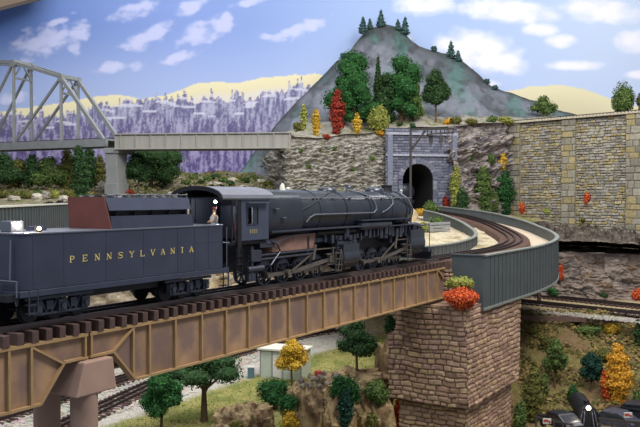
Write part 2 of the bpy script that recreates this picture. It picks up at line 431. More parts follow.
pipe('sand_pipe', [bp(43.4, 66), bp(41.5, 40), bp(40.0, 20), bp(38.8, 8)], .03, 'black_metal')
pipe('sand_pipe', [bp(50.8, 60), bp(52.3, 30), bp(53.6, 5)], .03, 'black_metal')
pipe('smokebox_pipe', [bp(53.0, 62), bp(53.3, 35), bp(53.5, 10), bp(53.5, -15)], .05)
for x, z in ((35.9, 4.25), (36.6, 3.75)): m = MB(); m.box((x, -1.62, z), (x+.35, -1.4, z+.05)); m.build('boiler_step', 'pipe_metal', L, OF)
# running boards
for a_, b_ in (((35.5, -1.66, 2.98), (48.5, -1.0, 3.06)), ((35.5, 1.0, 2.98), (54.5, 1.66, 3.06)), ((45.6, -1.66, 3.36), (52.6, -1.05, 3.43)), ((49.5, -1.66, 2.9), (54.5, -1.0, 2.97))): m = MB(); m.box(a_, b_); m.build('running_board', 'machinery', L, OF)
m = MB(); m.lathe((45.7, -1.3, 3.05), (50.1, -1.3, 3.05), [(0, .1), (.01, .25), (.04, .3), (.96, .3), (.99, .25), (1, .1)], 18); m.build('air_tank', 'machinery', L, OF, smooth=45)
m = MB(); m.lathe((40.6, -1.25, 2.75), (45.3, -1.25, 2.75), [(0, .1), (.01, .16), (.96, .16), (1, .1)], 12); m.build('air_tank', 'black_metal', L, OF, smooth=45)
# frame and firebox
m = MB()
m.box((33.0, -.55, .95), (46.0, .55, 2.6)); m.box((45.0, -.55, .95), (57.2, .55, 2.6)); m.box((39, -1.05, 2.2), (54, 1.05, 2.9))
m.build('main_frame', 'black_metal', L, OF)
m = MB(); m.prism([(36.0, -1.25, 1.85), (36.2, -1.25, 2.6), (37.2, -1.25, 2.75), (40.6, -1.25, 2.78), (40.3, -1.25, 1.85)], (0, 2.5, 0)); m.build('ash_pan', 'firebox_brown', L, OF, bevel=.03)['label'] = 'rusty brown ash pan under the firebox'
m = MB()
for z in (1.78, 1.55): m.tube([(33.6, -1.4, z), (40.2, -1.4, z+.02)], .06, 8)
m.tube([(35.6, -1.55, 2.5), (36.1, -1.55, 2.35), (36.5, -1.5, 1.9), (35.6, -1.5, 1.2)], .05, 7)
m.tube([(35.2, -1.5, 2.4), (36.6, -1.5, 2.5), (37.8, -1.45, 2.75)], .05, 7)
m.build('side_pipe', 'machinery', L, OF, smooth=40)
# cab
a, b, z0, z1 = 32.8, 35.2, 2.66, 4.88
for sy in (-1, 1):
    y = sy*1.58; m = MB()
    def wl(x0, x1, c, d): m.box((x0, min(y, y+sy*.05), c), (x1, max(y, y+sy*.05), d))
    wl(a, 33.28, z0, z1); wl(34.22, b, z0, z1); wl(33.28, 34.22, z0, 3.5); wl(33.28, 34.22, 4.38, z1)
    m.build('cab_side', 'cab_paint', L, OF)
m = MB(); m.box((35.14, -1.58, 2.62), (35.2, 1.58, 4.88)); m.build('cab_front', 'cab_paint', L, OF)
m = MB()
for x0, x1, c, d in ((33.24, 34.26, 3.46, 3.51), (33.24, 34.26, 4.37, 4.42), (33.24, 33.29, 3.46, 4.42), (34.21, 34.26, 3.46, 4.42), (33.72, 33.76, 3.5, 4.4)): m.box((x0, -1.66, c), (x1, -1.60, d))
wf = m.build('window_frame', 'machinery', L, OF)
m = MB(); m.box((33.74-t0, -1.615, 3.5), (34.22-t0, -1.605, 4.38)); m.build('pane', 'glass_dark', wf)
m = MB(); m.box((33.2, -1.85, 4.6), (35.0, -1.62, 4.64)); m.build('window_awning', 'pipe_metal', L, OF)
m = MB(); rp = []
for k in range(13):
    th = math.pi*(k/12); rp.append((31.15, -1.74*math.cos(th)*1.0, 4.86+.62*math.sin(th)**.9))
ri = [(31.15, p[1]*.96, p[2]-.08) for p in rp]
for k in range(12):
    q = [Vector(rp[k]), Vector(rp[k+1]), Vector(ri[k+1]), Vector(ri[k])]; m.prism(q, (4.45, 0, 0))
m.build('cab_roof', 'roof_lit_gray', L, OF, smooth=30)
m = MB()
for k in range(12):
    q = [Vector(rp[k])+Vector((-.06, 0, .02)), Vector(rp[k+1])+Vector((-.06, 0, .02)), Vector(ri[k+1])+Vector((-.06, 0, -.12)), Vector(ri[k])+Vector((-.06, 0, -.12))]; m.prism(q, (.08, 0, 0))
m.build('roof_rim', 'black_metal', L, OF)
m = MB(); m.box((31.74, -1.5, 2.45), (35.1, 1.5, 2.6)); m.box((31.3, -.6, 1.0), (33.5, .6, 1.5)); m.build('cab_floor', 'black_metal', L, OF)
for a_, b_ in (((32.5, -1.64, 1.3), (32.8, -1.5, 4.88)), ((32.0, -1.64, 2.6), (32.08, -1.56, 4.9)), ((32.5, 1.5, 1.3), (32.8, 1.64, 4.88))): m = MB(); m.box(a_, b_); m.build('cab_post', 'black_metal', L, OF)
m = MB(); m.box((34.2, -1.0, 2.6), (35.1, 1.0, 4.5)); m.build('backhead', 'black_metal', L, OF, bevel=.1)
m = MB(); m.box((32.85, 1.5, 2.62), (35.1, 1.56, 4.86)); m.box((35.05, -1.5, 2.62), (35.12, 1.5, 4.95)); m.box((31.3, -1.55, 4.84), (35.1, 1.55, 4.9)); m.build('cab_dark_shell', 'black_metal', L, OF)  # black sheets stand in for the darkness inside the cab
m = MB(); m.box((33.2, -1.35, 2.6), (33.7, -.9, 3.15)); m.box((33.15, -1.35, 3.1), (33.25, -.9, 3.6)); m.build('cab_seat', 'red_paint', L, OF, bevel=.03)
m = MB(); m.ball((31.78, -.75, 4.68), .08); m.build('cab_lamp', 'cab_light', L, OF, smooth=80)
m = MB()
for k in range(4): m.box((32.35, -1.72, .6+.42*k), (32.8, -1.5, .64+.42*k))
for x in (32.35, 32.78): m.tube([(x, -1.68, .5), (x, -1.68, 2.3)], .03, 6)
m.build('cab_ladder', 'black_metal', L, OF)
m = MB(); 
for k, ch in enumerate('8183'): letter(m, ch, 33.5+k*.17, 3.02, .13, .2, -1.633)
m.build('number', 'gold_letter', L, OF)
m = MB(); m.cyl((32.95, -1.2, 3.55), (32.95, -1.2, 3.8), .05, None, 8); o = m.build('gauge_lamp', 'black_metal', L, OF)
m = MB(); m.box((33.42-t0, -1.3, 3.55), (33.58-t0, -1.2, 3.9)); m.build('bulb', 'lamp_warm', o)
# rear injector gear beneath cab
m = MB()
m.cyl((33.9, -1.45, .5), (33.9, -1.45, 2.3), .1, None, 8); m.box((33.7, -1.6, 1.5), (34.6, -1.3, 2.1)); m.cyl((33.5, -1.45, 1.1), (34.9, -1.45, 1.1), .16, None, 10)
m.box((33.6, -1.5, .45), (34.2, -1.2, .9)); m.box((34.6, -1.5, 2.2), (36.0, -1.1, 2.6))
m.build('injector', 'machinery', L, OF, smooth=40)
# wheels
def driver(r):
    m = MB()
    for sy in (-1, 1):
        y0, y1 = sy*.68, sy*.84
        n = 28
        m_ = [(0, r+.05), (.25, r+.05), (.3, r), (1, r)]
        vs = []; fs = []
        prof = [(y0, r+.05), (y0+(y1-y0)*.3, r+.05), (y0+(y1-y0)*.35, r), (y1, r), (y1, r-.1), (y0, r-.1)]
        for yy, rr in prof:
            for k in range(n): th = 2*math.pi*k/n; vs.append((rr*math.cos(th), yy, rr*math.sin(th)))
        q = len(prof)
        for i in range(q):
            for k in range(n): fs.append((i*n+k, ((i+1) % q)*n+k, ((i+1) % q)*n+(k+1) % n, i*n+(k+1) % n))
        m.add(vs, fs)
        for k in range(10):
            th = 2*math.pi*k/10; m.beam((0, (y0+y1)/2, 0), ((r-.07)*math.cos(th), (y0+y1)/2, (r-.07)*math.sin(th)), .08, .07, up=(0, 1, 0))
        m.cyl((0, y0, 0), (0, y1+sy*.06, 0), .17, None, 12)
        m.prism([((r-.05)*math.cos(t_), y1-sy*.1, (r-.05)*math.sin(t_)) for t_ in [math.radians(q_) for q_ in (40, 65, 90, 115, 140)]], (0, sy*.1, 0))
    m.cyl((0, -.7, 0), (0, .7, 0), .1, None, 8); return m
rd = .7
first = None
for x in (35.9, 37.7, 39.5, 41.3, 46.8, 48.55, 50.3, 52.05):
    if not first: first = driver(rd).build('driving_wheel', 'machinery', L, smooth=35); first.location = (x-t0, 0, rd)
    else: dup_part(first, L, (x-t0, 0, rd))
def rods(xs, xc, rr, zc):
    m = MB(); zz = rd-.1; y = -1.05
    m.beam((xs[0], y, zz), (xs[-1], y, zz), .1, .2)
    for x in xs: m.cyl((x, y+.1, zz), (x, y-.12, zz), .16, None, 12)
    m.build('side_rod', 'rod_steel', L, OF, smooth=40)
    m = MB(); m.beam((xs[1], -1.22, zz), (xc-2.0, -1.3, zc), .1, .22); m.cyl((xs[1], -1.1, zz), (xs[1], -1.34, zz), .2, None, 12)
    m.build('main_rod', 'rod_steel', L, OF, smooth=40)
    m = MB(); m.box((xc-2.3, -1.45, zc-.2), (xc-1.75, -1.2, zc+.25)); m.box((xc-2.6, -1.42, zc+.28), (xc-.9, -1.22, zc+.36)); m.box((xc-2.6, -1.42, zc-.34), (xc-.9, -1.22, zc-.26)); m.cyl((xc-1.8, -1.32, zc), (xc-.9, -1.32, zc), .05, None, 8)
    m.build('crosshead', 'rod_steel', L, OF)
    m = MB(); m.beam((xs[1]+.1, -1.38, zz+.1), (xs[2]+.6, -1.38, zc+.55), .06, .1); m.beam((xs[2]+.6, -1.38, zc+.7), (xc-.6, -1.35, zc+.66), .05, .07); m.beam((xc-2.0, -1.45, zc+.75), (xc-1.9, -1.45, zc-.3), .06, .09)
    m.beam((xs[2]+.75, -1.42, zc+1.0), (xs[2]+.5, -1.42, zc+.1), .08, .22)
    m.build('valve_gear', 'rod_steel', L, OF)
    m = MB(); m.box((xs[2]+.1, -1.25, zc+.5), (xs[2]+.35, -.6, zc+1.5)); m.box((xc-1.5, -1.5, zc-.4), (xc-1.42, -1.0, zc+1.3)); m.box((xs[2]+.3, -1.2, zc+1.1), (xc, -.6, zc+1.35))
    m.build('motion_bracket', 'machinery', L, OF)
rods((35.9, 37.7, 39.5, 41.3), 44.2, .62, 1.1)
rods((46.8, 48.55, 50.3, 52.05), 54.6, .8, 1.2)
def cyls(nm, x0, x1, r, zc):
    m = MB()
    for sy in (-1, 1):
        y = sy*(1.72-r)
        m.lathe((x0, y, zc), (x1, y, zc), [(0, r*.4), (.02, r*.88), (.08, r*.9), (.09, r), (.91, r), (.92, r*.9), (.98, r*.88), (1, r*.4)], 28)
        m.box((x0+.2, min(y-r*.8*sy, y+r*.9*sy), zc), (x1-.2, max(y-r*.8*sy, y+r*.9*sy), zc+r*1.12))
        m.lathe((x0-.1, y, zc+r*1.15), (x1+.1, y, zc+r*1.15), [(0, .15), (.03, r*.5), (.97, r*.5), (1, .15)], 18)
    m.box((x0+.3, -1, zc-.3), (x1-.3, 1, zc+r)); return m.build(nm, 'boiler_paint', L, OF, smooth=35)
cyls('cylinder_block', 43.0, 45.4, .74, 1.12)
cyls('cylinder_block', 52.7, 55.5, .92, 1.5)
for t_, nm in ((42.3, 0), (52.35, 1)):
    m = MB()
    for k in range(4): m.box((t_, -1.66, .35+.36*k), (t_+.7, -1.45, .39+.36*k))
    for x in (t_, t_+.68): m.beam((x, -1.62, .3), (x, -1.62, 1.6), .04, .05)
    m.beam((t_+.1, -1.7, .3), (t_+.5, -1.7, 1.7), .04, .07)
    m.build('side_ladder', 'rod_steel', L, OF)
m = MB()
for k in range(26):
    x = 41.5+k*.55; m.box((x, -1.3-R.random()*.2, 2.05+R.random()*.3), (x+R.uniform(.1, .4), -.9, 2.5+R.random()*.4))
m.tube([(41.4, -1.1, 2.3), (56.0, -1.1, 2.3)], .12, 8)
m.build('piping', 'machinery', L, OF)
for x in (44.0, 49.4, 51.9): m = MB(); m.lathe((x, -1.35, 2.3), (x, -1.35, 3.0), [(0, .1), (.1, .2), (.9, .2), (1, .1)], 12); m.build('air_pump', 'machinery', L, OF, smooth=40)
m = MB(); m.box((56.2, -1.5, .75), (57.0, 1.5, 1.1)); m.box((54.6, -1.45, 2.75), (56.6, 1.45, 2.82))
m.prism([(57.0, -1.4, .95), (57.0, -1.4, .15), (57.9, 0, .15), (57.0, 1.4, .15), (57.0, 1.4, .95)], (.05, 0, 0))
m.build('pilot', 'machinery', L, OF)
m = MB()
for y in (-1.3, 1.3): m.tube([(56.9, y, 1.1), (56.9, y, 2.9)], .035, 6)
m.tube([(54.0, -1.62, 3.35), (57.0, -1.62, 3.2)], .03, 6); m.tube([(56.6, -1.5, 1.0), (57.3, -1.5, .4)], .04, 6)
m.build('front_rail', 'pipe_metal', L, OF, smooth=40)
# crew member in the gangway
def skin_body(name, verts, edges, radii, m, parent=None, loc=(0,0,0), sub=2):
    me = bpy.data.meshes.new(name); me.from_pydata(verts, edges, []); o = bpy.data.objects.new(name, me); COL.objects.link(o); o.location = loc
    sk = o.modifiers.new('skin', 'SKIN')
    if not me.skin_vertices: me.skin_vertices.new()
    for i, r in enumerate(radii):
        me.skin_vertices[0].data[i].radius = r if isinstance(r, tuple) else (r, r)
    me.skin_vertices[0].data[0].use_root = True
    ss = o.modifiers.new('sub', 'SUBSURF'); ss.levels = sub; ss.render_levels = sub
    me.materials.append(MATS[m])
    if parent: o.parent = parent
    return o
v = [(0,0,.95),(0,0,1.2),(0,.02,1.42),(0,0,1.55),(0,0,1.68),(0,0,1.78),(0,-.2,1.42),(.12,-.26,1.15),(.3,-.22,1.05),(0,.2,1.42),(.1,.27,1.15),(.3,.2,1.1),(0,-.1,.88),(.04,-.11,.48),(0,-.11,.06),(.14,-.11,.03),(0,.1,.88),(-.04,.11,.48),(-.05,.11,.06),(.1,.11,.03)]
e = [(0,1),(1,2),(2,3),(3,4),(4,5),(2,6),(6,7),(7,8),(2,9),(9,10),(10,11),(0,12),(12,13),(13,14),(14,15),(0,16),(16,17),(17,18),(18,19)]
rr = [.14,.14,.15,.06,.1,.08,.07,.055,.045,.07,.055,.045,.09,.065,.05,.05,.09,.065,.05,.05]
crew = skin_body('person', v, e, rr, 'skin_paint'); crew.location = W(31.98, -.5, 2.55); crew.rotation_euler = (0, 0, RZ+math.pi*.8)
tag(crew, 'small figure of a crewman standing in the lit cab doorway behind the tender', 'person')
m = MB(); m.lathe((0, 0, .85), (0, 0, 1.46), [(0, .19), (.3, .18), (.75, .22), (1, .12)], 12); m.build('overalls', 'white_paint', crew, smooth=50)
m = MB(); m.lathe((0, 0, 1.76), (0, 0, 1.88), [(0, .12), (.6, .12), (1, .06)], 10); m.build('cap', 'red_paint', crew, smooth=50)
# ============================================================ plate girder bridge
def span(ta, tb, label, leftcut, rightcut, stiffs, diags):
    tm = (ta+tb)/2; B = empty('girder_bridge_span', W(tm, 0, -3.15), RZ); OF = (tm, 0, -3.15)
    tag(B, label, 'railway bridge')
    zt, zb = -.67, -3.15
    lo = []
    if leftcut: lo = [(ta, -1.72), (ta+1.3, -1.72), (ta+2.6, zb)]
    else: lo = [(ta, zb)]
    hi = [(tb-2.35, zb), (tb-1.2, -1.72), (tb, -1.72)] if rightcut else [(tb, zb)]
    bot = lo+hi
    for sy in (-1, 1):
        y = sy*1.3
        m = MB(); m.prism([(x, y-.04, z) for x, z in bot]+[(tb, y-.04, zt), (ta, y-.04, zt)], (0, .08, 0)); m.build('web_plate', 'web_left' if rightcut else 'web_long', B, OF)
        m = MB(); m.box((ta, y-.2, zt-.13), (tb, y+.2, zt))
        for a, b in zip(bot, bot[1:]): m.beam((a[0], y, a[1]+.04), (b[0], y, b[1]+.04), .4, .1)
        m.build('flange', 'girder_edge', B, OF)
    st = None
    for x in stiffs:
        h0 = interp([(p[0], p[1]) for p in bot], x)+.08
        m = MB(); m.box((-.05, -1.3-.19, h0-zb), (.05, -1.3, zt-.13-zb))
        full = abs(h0-.08-zb) < .02
        if full and st: dup_part(st, B, (x-tm, 0, 0)); continue
        o = m.build('stiffener', 'girder_edge', B); o.location = (x-tm, 0, 0)
        if full: st = o
    for x0, z0, x1, z1 in diags:
        m = MB(); m.beam((x0, -1.4, z0), (x1, -1.4, z1), .18, .09); m.build('brace', 'girder_edge', B, OF)
    m = MB()
    for k in range(int((tb-ta)/3)): m.beam((ta+3*k+.4, -1.25, -1.6), (ta+3*k+2.6, 1.25, -1.6), .15, .15)
    m.build('cross_bracing', 'girder_rust', B, OF)
    return B
span(9.0, 22.72, 'rust-brown plate girder span at the far left, ending on the block cap', False, True,
     [11.3, 13.2, 15.1, 17.0, 18.95, 19.95, 22.6], [(20.0, -.85, 21.45, -1.7)])
span(22.82, 59.6, 'long rust-brown plate girder span, right one, reaching to the stone pier', True, False,
     [22.92, 25.3, 26.3]+[28.0+1.88*k for k in range(17)], [(25.25, -.85, 24.1, -1.7), (58.3, -.85, 59.3, -1.6)])
# steel bent below
Bn = empty('bridge_support', W(22.75, 1, -12), RZ); OF = (22.75, 1, -12)
tag(Bn, 'brown round-column support with a heavy block cap under the girder joint', 'bridge support')
m = MB()
q = [(21.7, -1.95, -3.12), (23.85, -1.95, -3.12), (23.85, 2.3, -3.12), (21.7, 2.3, -3.12)]
q2 = [(22.2, -1.85, -1.78), (23.75, -1.85, -1.78), (23.75, 2.0, -1.78), (22.2, 2.0, -1.78)]
m.add(q+q2, [(0,3,2,1),(4,5,6,7),(0,1,5,4),(1,2,6,5),(2,3,7,6),(3,0,4,7)]); m.build('cap_block', 'cap_brown', Bn, OF, bevel=.06)
for y in (-1.35, .95):
    m = MB(); m.cyl((22.6, y, -12.2), (22.6, y, -3.0), .56, None, 24); m.build('column', 'cap_brown', Bn, OF, smooth=40)
# bridge track
def rail_prof(h=.22, w=.09): return [(-w/2, -h), (w/2, -h), (w/2, 0), (-w/2, 0)]
BT = empty('bridge_track', W(35, 0, -.67), RZ); OF = (35, 0, -.67)
tag(BT, 'three-rail track on dark brown ties carrying the large steam train over the girder bridge', 'railway track')
for y in (-.75, 0, .75):
    m = MB(); m.box((9, y-.05, -.03), (60, y+.05, 0)); m.box((9, y-.03, -.2), (60, y+.03, -.03)); m.box((9, y-.12, -.22), (60, y+.12, -.19)); m.build('rail', 'rail_steel' if y else 'rail_dark', BT, OF)
tie = None
for k in range(75):
    x = 10.9+.657*k
    if x > 59.8: break
    if not tie:
        m = MB(); m.box((-.15, -1.52, 0), (.15, 1.52, .45)); tie = m.build('tie', 'tie_wood', BT, bevel=.012); tie.location = (x-35, 0, 0)
    else: dup_part(tie, BT, (x-35, R.uniform(-.03, .03), 0))
# curved track
CT = empty('curved_track', CV(20, 0, -.9))
o0 = CT.location.copy(); OFc = tuple(o0)
tag(CT, 'three-rail track on a raised brown roadbed curving left towards the stone tunnel', 'railway track')
SE = sth(52)
sweep(0, SE, [(-1.7, -.95), (1.7, -.95), (1.58, -.24), (-1.58, -.24)], 90).build('roadbed', 'roadbed', CT, OFc)
for off in (-.75, 0, .75):
    sweep(0, SE, [(off-.14, -.24), (off+.14, -.24), (off+.14, -.2), (off+.06, -.2), (off+.075, 0), (off-.075, 0), (off-.06, -.2), (off-.14, -.2)], 100).build('rail', 'rail_dark', CT, OFc)
s = .3; ct = None
while s < SE-.3:
    q = CV(s, 0, -.2); q1 = CV(s+.2, 0, -.2); q2_ = q1-q
    if ct is None: m = MB(); m.box((-.13, -1.5, -.12), (.13, 1.5, .015)); ct = m.build('tie', 'roadbed', CT); c_ = ct
    else: c_ = dup_part(ct, CT, (0, 0, 0))
    c_.location = q-o0; c_.rotation_euler = (0, -math.atan2(q2_.z, math.hypot(q2_.x, q2_.y)), math.atan2(q2_.y, q2_.x)); s += .62
# trough viaduct
TV = empty('curved_trough_viaduct', CV(20, 2, -3.4)); OFv = tuple(TV.location)
tag(TV, 'grey ribbed curved trough wall with pale coping around the sandy track bed', 'viaduct')
SO, SI = sth(47), sth(33)
def ribs(m, off, smax, s):
    while s < smax:
        a = [CV(s+ds, off+do, dz) for dz in (-3.8 if off > 0 else -2.9, .2) for ds, do in ((-.05, 0), (.05, 0), (.05, .06), (-.05, .06))]
        m.add(a, [(0,3,2,1),(4,5,6,7),(0,1,5,4),(1,2,6,5),(2,3,7,6),(3,0,4,7)]); s += .95
    return m
ribs(sweep(0, SO, [(4.3, -3.9), (4.52, -3.9), (4.52, .25), (4.3, .25)], 90), 4.5, SO, 1.6).build('outer_wall', 'trough_gray', TV, OFv)
ribs(sweep(0, SI, [(-4.32, -3.0), (-4.1, -3.0), (-4.1, .25), (-4.32, .25)], 80), -4.12, SI, .5).build('inner_wall', 'trough_gray', TV, OFv)
sweep(-.1, SO, [(4.2, .25), (4.62, .25), (4.62, .37), (4.2, .37)], 90).build('coping', 'coping_gray', TV, OFv)
sweep(-.1, SI, [(-4.42, .25), (-4.0, .25), (-4.0, .37), (-4.42, .37)], 80).build('coping', 'coping_gray', TV, OFv)
sweep(0, SO, [(4.26, -4.0), (4.62, -4.0), (4.62, -3.82), (4.26, -3.82)], 90).build('bottom_rim', 'coping_gray', TV, OFv)
sweep(0, SE, [(-4.15, -1.0), (4.35, -1.0), (4.35, -.86), (-4.15, -.86)], 90).build('sand_floor', 'sand_floor', TV, OFv)
m = MB()
a = [CV(ds, off, dz) for dz in (-3.98, .3) for ds, off in ((-.12, 1.9), (.1, 1.9), (.1, 4.55), (-.12, 4.55))]
m.add(a, [(0,3,2,1),(4,5,6,7),(0,1,5,4),(1,2,6,5),(2,3,7,6),(3,0,4,7)])
a = [CV(ds, off, dz) for dz in (.3, .4) for ds, off in ((-.2, 1.85), (.15, 1.85), (.15, 4.65), (-.2, 4.65))]
m.add(a, [(0,3,2,1),(4,5,6,7),(0,1,5,4),(1,2,6,5),(2,3,7,6),(3,0,4,7)])
m.build('end_wall', 'trough_gray', TV, OFv)
# left return wall of the trough behind the tender
LW = empty('trough_wall', (-27, 80, 0)); tag(LW, 'grey ribbed wall with cream top edge behind the tender at far left', 'wall')
A = Vector((-22.3, 50, 0)); Bq = Vector((-30.5, 104, 0))
u = (Bq-A).normalized(); n = Vector((-u.y, u.x, 0)); ln = (Bq-A).length
def LP(s, o, z): return A+u*s+n*o+Vector((0, 0, z))
m = MB(); m.prism([LP(0, 0, -4), LP(ln, 0, -4), LP(ln, 0, 4.15), LP(0, 0, 4.15)], n*.3)
k = 0
while k < ln: m.prism([LP(k, 0, -3.8), LP(k+.12, 0, -3.8), LP(k+.12, 0, 4.1), LP(k, 0, 4.1)], n*-.08); k += 1.2
m.build('panel', 'trough_gray', LW, (-27, 80, 0))
m = MB(); m.prism([LP(0, -.15, 4.15), LP(ln, -.15, 4.15), LP(ln, .45, 4.15), LP(0, .45, 4.15)], (0, 0, .14)); m.build('coping', 'cream_paint', LW, (-27, 80, 0))
# ============================================================ stonework
def stone_field(w, h, ch, sw, pal, seed, mortar=.05, depth=.14, wav=.08, jit=.35, mc=(92, 80, 70)):
    rr = random.Random(seed); rows = []; v = 0
    while v < h+ch:
        hh = ch*rr.uniform(1-jit*.6, 1+jit*.6); cols = []; uu = -rr.uniform(0, sw)
        while uu < w+sw:
            ww = sw*rr.uniform(1-jit, 1+jit); c = lin(rr.choice(pal)); b = rr.uniform(.82, 1.15)
            cols.append((uu, uu+ww, tuple(x*b for x in c), rr.uniform(.5, 1))); uu += ww
        rows.append((v, v+hh, cols)); v += hh
    ml = lin(mc)
    def f(u_, v_):
        vv = v_+wav*fbm(u_*.5, v_*.5, seed, 2)+.0; vv = max(0, vv); uu = u_+wav*.6*noise.noise(Vector((u_*.9, v_*.9, seed+3)))
        for a, b, cols in rows:
            if vv < b:
                for c0, c1, cc, dd in cols:
                    if uu < c1:
                        e = min(vv-a, b-vv, uu-c0, c1-uu); k = sstep(0, mortar*2, e)
                        nn = noise.noise(Vector((u_*3, v_*3, seed)))*.18
                        return depth*(k*dd)+depth*.25*nn, mixc(ml, tuple(max(0, x*(1+nn)) for x in cc), k)
                return 0, ml
        return 0, ml
    return f
def stone_panel(m, O, U, V, N, w, h, res, f, mask=None, warp=None):
    nu, nv = max(1, int(w/res)), max(1, int(h/res))
    def fn(a, b):
        d, c = f(a*w, b*h); p = O+U*(a*w)+V*(b*h)+N*d
        if warp: p = warp(p)
        return p, c
    m.grid(nu, nv, fn, (lambda a, b: mask(a*w, b*h)) if mask else None)
# pier
def pier_block(parent, nm, ta, tb, ya, yb, z0, z1, seed, tw):
    pal = [(170, 142, 122), (156, 128, 110), (180, 154, 130), (146, 120, 104), (174, 150, 120), (162, 134, 120)]
    m = MB()
    f1 = stone_field(yb-ya, z1-z0, .38, .85, pal, seed, wav=.16, depth=.2, mortar=.04, mc=(126, 102, 88))
    f2 = stone_field(tb-ta, z1-z0, .38, .85, pal, seed+5, wav=.16, depth=.2, mortar=.04, mc=(126, 102, 88))
    def wp(p): return p
    def mk(O_, U_, w, f, res=.075):
        Ow = W(O_[0], O_[1], 0); Uw = (W(O_[0]+U_[0], O_[1]+U_[1], 0)-W(O_[0], O_[1], 0)); Nw = Uw.cross(Vector((0, 0, 1)))
        c = W((ta+tb)/2, (ya+yb)/2, 0)
        def warp(p):
            k = (p.z-z0)/(z1-z0); q = p-c; al = q.x*DX+q.y*DY; return p+Vector((DX, DY, 0))*(al*tw*k)
        stone_panel(m, Vector((Ow.x, Ow.y, z0))-Uw*.12, Uw, Vector((0, 0, 1)), Nw, w+.24, z1-z0, res, f, warp=warp)
    mk((ta, yb), (0, -1), yb-ya, f1)
    mk((ta, ya), (1, 0), tb-ta, f2)
    mk((tb, ya), (0, 1), yb-ya, f1, .4); mk((tb, yb), (-1, 0), tb-ta, f2, .4)
    s = 1+tw
    def cr(t, y, z, k):
        return W((ta+tb)/2+(t-(ta+tb)/2)*k, y, z)
    ml = lin((150, 122, 106))
    m.add([cr(ta, ya, z1, s), cr(tb, ya, z1, s), cr(tb, yb, z1, s), cr(ta, yb, z1, s)], [(0, 1, 2, 3)], ml)
    m.add([cr(ta-.1, ya-.1, z0, 1), cr(tb+.1, ya-.1, z0, 1), cr(tb+.1, yb+.1, z0, 1), cr(ta-.1, yb+.1, z0, 1)], [(3, 2, 1, 0)], lin((80, 64, 56)))
    return m.build(nm, 'stonework', parent, tuple(parent.location))
PR = empty('stone_pier', W(61.4, -1, -20)); tag(PR, 'tall pinkish-brown stone pier with a stepped lower block, carrying the end of the bridge', 'bridge pier')
pier_block(PR, 'upper_block', 57.35, 69.2, -4.25, 2.2, -11.25, -3.42, 11, .075)
pier_block(PR, 'lower_block', 57.95, 68.4, -3.8, 1.6, -21, -11.25, 12, 0)
pier_block(PR, 'bearing_block', 59.9, 63.5, -1.9, 1.8, -3.42, -1.0, 13, 0)
# ============================================================ tunnel portal
gp = lambda px, py, z: PT(px, py, z)
PC = P(417.5, 206, 119.5); pn = Vector((.22, -.975, 0)).normalized(); pu = Vector((-pn.y, pn.x, 0))
if pu.x < 0: pu = -pu
PO = empty('tunnel_portal', (PC.x, PC.y, 3.0)); tag(PO, 'blue-grey cut stone tunnel portal with a dark arched mouth, set in the cliff', 'tunnel portal')
POo = tuple(PO.location)
hw, zs, ztop = 2.4, 7.55, 9.95
pal = [(112, 116, 130), (100, 104, 120), (122, 124, 138), (92, 96, 112), (108, 108, 122)]
f = stone_field(11.2, 12.6, .44, 1.1, pal, 31, wav=.02, jit=.2, depth=.12, mortar=.05, mc=(84, 86, 98))
def pmask(u_, v_):
    uu = u_-5.0; zz = v_+2.6
    return abs(uu) < hw and (zz < zs or (uu*uu+(zz-zs)**2) < hw*hw)
m = MB(); stone_panel(m, PC+pu*-5.0+Vector((0, 0, 2.6-PC.z)), pu, Vector((0, 0, 1)), pn, 11.2, 12.6, .11, f, pmask); m.build('face_wall', 'stonework', PO, POo)
def pp(u_, z, d=0): q = PC+pu*u_+pn*d; return Vector((q.x, q.y, z))
m = MB()
for k in range(15):
    a0, a1 = math.pi*k/15+.01, math.pi*(k+1)/15-.01
    c = lin(R.choice(pal)); q = [pp(-r*math.cos(a), zs+r*math.sin(a), -.2) for r, a in ((hw, a0), (hw+.75, a0), (hw+.75, a1), (hw, a1))]; m.prism(q, pn*.45, c)
for sg in (-1, 1):
    z = 2.6
    while z < zs-.2:
        x0, x1 = sorted((sg*hw, sg*(hw+.6))); m.prism([pp(x0, z, -.2), pp(x1, z, -.2), pp(x1, z+.66, -.2), pp(x0, z+.66, -.2)], pn*.42, lin(R.choice(pal))); z += .7
m.build('arch_ring', 'stonework', PO, POo)
m = MB()
for z0, h, d in ((11.05, .3, .45), (14.2, .35, .5)): m.prism([pp(-5.0, z0, -.1), pp(6.2, z0, -.1), pp(6.2, z0+h, -.1), pp(-5.0, z0+h, -.1)], pn*d, lin((150, 152, 166)))
m.build('string_course', 'stonework', PO, POo)
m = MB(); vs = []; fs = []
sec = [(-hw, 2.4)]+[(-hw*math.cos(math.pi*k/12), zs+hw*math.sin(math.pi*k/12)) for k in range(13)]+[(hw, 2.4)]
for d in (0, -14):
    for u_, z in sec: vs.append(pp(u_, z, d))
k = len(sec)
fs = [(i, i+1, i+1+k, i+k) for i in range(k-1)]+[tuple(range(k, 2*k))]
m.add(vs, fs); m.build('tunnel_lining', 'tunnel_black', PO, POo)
m = MB()
for u_ in (-4.4,): m.prism([pp(u_-.4, 2.6, 0), pp(u_+.4, 2.6, 0), pp(u_+.4, 14.2, 0), pp(u_-.4, 14.2, 0)], pn*.4, lin((112, 116, 132)))
m.build('pilaster', 'stonework', PO, POo); m = MB()
for u_ in (5.6,): m.prism([pp(u_-.5, 2.6, 0), pp(u_+.5, 2.6, 0), pp(u_+.5, 14.2, 0), pp(u_-.5, 14.2, 0)], pn*.4, lin((112, 116, 132)))
m.build('pilaster', 'stonework', PO, POo)
